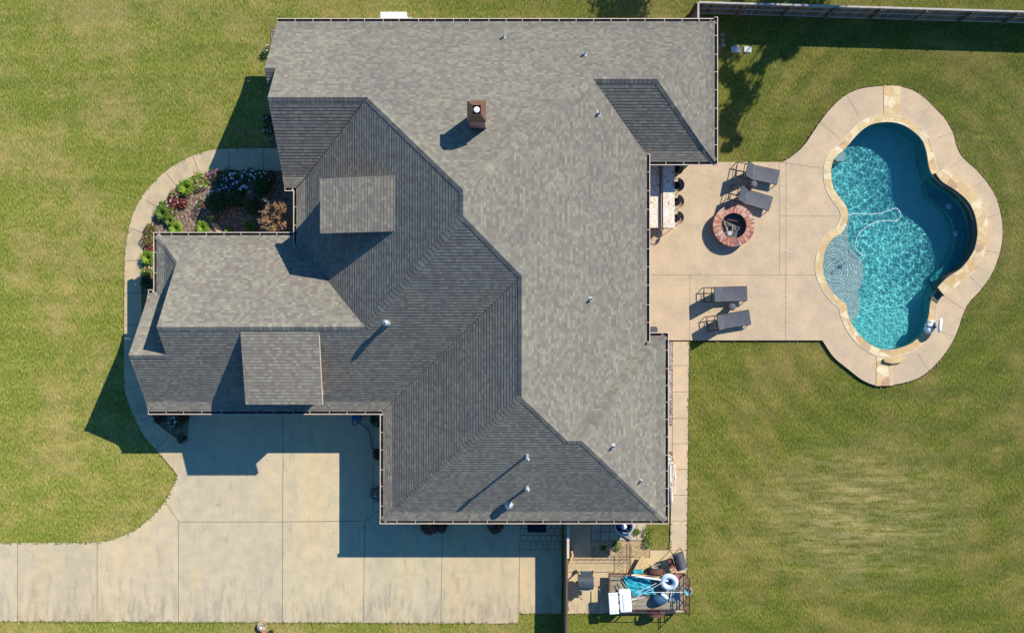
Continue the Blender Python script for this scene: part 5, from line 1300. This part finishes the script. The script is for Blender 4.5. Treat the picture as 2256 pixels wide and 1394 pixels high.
# other plantings
G2 = 'plants in the small bed below the garage eave'
flowers(385,930,.30,.35,'dkgreen',['pwhite'],26,'shaded white flowers in the small triangular bed', grp=G2); flowers(399,966,.2,.28,'dkgreen',['purple','pink'],20,'shaded purple flowers at the tip of the small triangular bed', grp=G2)
shrub(352,918,.30,.3,['dkgreen','redleaf'],250,'low dark plant at the wide end of the triangular bed', grp=G2); shrub(405,918,.28,.35,['dkgreen','redleaf'],260,'low dark plant beside the driveway in the triangular bed', grp=G2)
flowers(832,1088,.36,.45,'dkgreen',['purple','pwhite','pink'],34,'purple and pale flowers beside the garage wing wall'); shrub(832,925,.35,.6,['dkgreen'],300,'dark shrub in the narrow strip bed near the hose reel'); shrub(833,1000,.26,.5,['dkgreen','redleaf'],220,'dark reddish shrub halfway along the narrow strip bed')
flowers(590,285,.24,.5,'dkgreen',['pwhite'],16,'shaded white flowers below the gable near the walk', grp='flowers along the gable wall'); flowers(588,262,.20,.45,'dkgreen',['pwhite'],12,'shaded white flowers a little farther up the gable wall', grp='flowers along the gable wall'); flowers(592,108,.22,.45,'green',['pwhite','ltpink'],20,'sunlit white flowers at the upper corner of the house', grp='flowers along the gable wall')
def azalea(px, py, r, lab):
    o = shrub(px, py, r, .9, ['redleaf','dkgreen','redleaf'], 420, lab, size=.05, name='azalea', grp='reddish shrubs below the long eave')
azalea(947,1158,.42,'reddish shrub poking out below the eave, the wider one'); azalea(972,1160,.26,'smaller reddish shrub touching the wider one'); azalea(1090,1154,.42,'sparse dark shrub below the eave near the doormat')
for k, (px, py, r, lab) in enumerate([(1359,1203,.22,'green weed clump growing on the bare soil beside the iron panel'), (1402,1171,.16,'small weed growing between the pavers'), (1331,1207,.12,'tiny weed at the shadow edge'), (1426,1175,.3,'leafy green creeper along the paver edge, upper part'), (1427,1196,.26,'leafy green creeper along the paver edge, lower part')]):
    flowers(px, py, r, .2, 'green', ['lime'], 3, lab, 'weed', 'weeds around the paver pad', nl=110, name='weed')
# potted rosette at the lower driveway edge
pt = empty('potted_rosette', (*P(577, 1380, .2), 0), 'spiky silver plant in a pinkish bowl at the lower driveway edge', 'potted plant')
mb = MB(); mb.lathe((0, 0, 0), [(.1, 0), (.20, .16), (.23, .2), (.20, .2), (.17, .16), (.001, .15)], 20); mb.build('bowl', 'bk3', pt)
mb = MB()
for k in range(34):
    a = k*2.4; L = .22*(.5+.5*k/34); d = Vector((math.cos(a), math.sin(a), 0)); n_ = Vector((-d.y, d.x, 0))*.018; b0 = Vector((0, 0, .17))
    mb.face([b0-n_*.6, b0+n_*.6, b0+d*L*.6+n_+Vector((0, 0, .12-.08*k/34)), b0+d*L+Vector((0, 0, .10-.09*k/34)), b0+d*L*.6-n_+Vector((0, 0, .12-.08*k/34))])
mb.build('rosette', 'silver', pt)
x, y = P(577, 1394, .1); mb = MB(); mb.lathe((x, y, 0), [(.09, 0), (.1, .08), (.05, .14), (.001, .15)], 14); tag(mb.build('red_ball', 'redplastic'), 'round red object just below the spiky plant', 'ball')
x, y = P(597, 1392, .1); mb = MB(); mb.lathe((x, y, 0), [(.10, 0), (.12, .1), (.1, .14), (.08, .1), (.001, .1)], 14); tag(mb.build('black_pot', 'black'), 'small black pot beside the red ball', 'pot')
# trees beyond the fence
def tree(x, y, h, cr, cz, lab, n=2600, rz=.8, seed=1):
    rr = random.Random(seed); t = empty('shade_tree', (x, y, 0), lab, 'tree', 'trees beyond the back fence')
    mb = MB(); mb.tube([(0, 0, 0), (.08, .05, h*.35), (0, .1, h*.7)], [.2, .14, .07], 9)
    for k in range(9):
        a = k*2.4; mb.tube([(.05, .05, h*.45+k*.08), (cr*.4*math.cos(a), cr*.4*math.sin(a), cz-.1), (cr*.8*math.cos(a), cr*.8*math.sin(a), cz+.4)], [.07, .04, .015], 6)
    mb.build('trunk', 'bark', t)
    mb = MB()
    for k in range(12):
        a = rr.uniform(0, 6.28); q = cr*.65*math.sqrt(rr.random()); leafball(mb, (q*math.cos(a), q*math.sin(a), cz+rr.uniform(-.4, .5)*rz), cr*rr.uniform(.28, .5), n//12, .10, .75, rnd=rr, shell=.2)
    mb.build('crown', 'treeleaf', t)
def big_tree():
    t = empty('shade_tree', (18.9, 20.3, 0), 'large shade tree with a loose spreading crown beyond the back fence', 'tree', 'trees beyond the back fence')
    rr = random.Random(5); base = t.location; mb = MB(); lf = MB()
    mb.tube([(0, 0, 0), (.1, -.1, 2.5), (0, -.3, 5.2), (.2, -.5, 7.0)], [.30, .24, .17, .10], 10)
    for px, py, rp in ((1640,212,30),(1626,180,24),(1612,248,28),(1600,165,20),(1603,285,20),(1622,308,14),(1602,325,12),(1700,118,20),(1738,108,24),(1668,150,14),(1722,62,40),(1655,62,34),(1602,110,26),(1770,62,30),(1700,18,40),(1625,20,36),(1790,20,40),(1590,60,24)):
        z = rr.uniform(6.6, 8.6); gx, gy = P(px, py, 0); c = Vector((gx+.996*z, gy+.915*z, z))-base; r = rp/46
        mb.tube([(0, -.3, 5.0), (c*.55+Vector((0, 0, 2.4))) , c], [.07, .04, .012], 6)
        leafball(lf, c, r, int(800*r+140), .105, .55, rnd=rr, shell=.1)
        for _ in range(4):
            q = c+Vector((rr.uniform(-1, 1), rr.uniform(-1, 1), 0))*r*1.1; leafball(lf, q, r*.35, 30, .08, .6, rnd=rr, shell=.1)
    mb.build('trunk', 'bark', t); lf.build('crown', 'treeleaf', t)
big_tree()
tree(11.0, 20.0, 6.2, 1.7, 5.3, 'smaller broad tree above the roof end and the fence corner', 3400, seed=5)

# ragged turf hanging over the paved edges
mb = MB(); rg = random.Random(11)
def edge_turf(path, z, per=26, over=.07):
    for i in range(len(path)-1):
        a, b = Vector(path[i]), Vector(path[i+1]); d = b-a
        if d.length < 1e-4: continue
        nv = Vector((-d.y, d.x)).normalized()
        for _ in range(max(1, int(d.length*per*.6))):
            c = a+d*rg.random(); k = noise.noise(Vector((c.x*1.3, c.y*1.3, 3)))
            p = c+nv*rg.uniform(-.06, over*.7)*(1+k); an = rg.uniform(0, 6.28); L = rg.uniform(.03, .085); q = Vector((math.cos(an), math.sin(an))); w2 = Vector((-q.y, q.x))*L*.28
            zz = z+rg.uniform(.005, .03)
            mb.face([(*(p-q*L), zz), (*(p-w2), zz+.01), (*(p+q*L), zz+.005), (*(p+w2), zz+.01)], rg.choice((0, 0, 1, 2)))
dz = oo; edge_turf(dz, .02, 22, .10)
edge_turf(PL(wo_px, .03)[::-1], .03, 12, .03); edge_turf(PL([(0,1195.5),(180,1195),(214,1194),(237,1190),(270,1180),(300,1165.5),(325,1147),(345,1127),(364,1104.5),(380,1075),(391,1047)], .03), .03)
edge_turf(PL([(1143,1373),(700,1371),(0,1368)], .03), .03, 30, .05); edge_turf(PL([(1237,1351),(1143,1351)], .03), .03)
edge_turf(PL([(1512,1350),(1512.5,1211),(1514.5,1100),(1518,752)], .04), .04, 24, .05); edge_turf(PL([(1250,1351),(1512,1350)], .03), .03); edge_turf(PL([(1476,1211),(1479,1149)], .05), .05)
tag(mb.build('turf_edge_grass', ['turf', 'turf', 'turfdry']), kind='stuff')

# fallen leaves and clippings, thickest on the mulch
mb = MB()
def litter(x0, y0, x1, y1, n, z, smin=.015, smax=.035):
    for _ in range(n):
        x, y = P(rg.uniform(x0, x1), rg.uniform(y0, y1), z); a = rg.uniform(0, 6.28); L = rg.uniform(smin, smax); q = Vector((math.cos(a), math.sin(a))); w2 = Vector((-q.y, q.x))*L*.5; p = Vector((x, y))
        mb.face([(*(p-q*L), z), (*(p-w2), z+.008), (*(p+q*L), z), (*(p+w2), z+.012)], rg.choice((0, 1, 2)))
litter(365, 400, 640, 512, 500, .03); litter(420, 1000, 1140, 1368, 45, .04); litter(1430, 365, 1715, 745, 40, ZD+.006); litter(1255, 1190, 1430, 1226, 60, .05); litter(0, 0, 560, 320, 60, .02); litter(1530, 860, 2250, 1390, 90, .02, .01, .03)
tag(mb.build('fallen_leaves', ['twig', 'copper', 'olive']), kind='stuff')
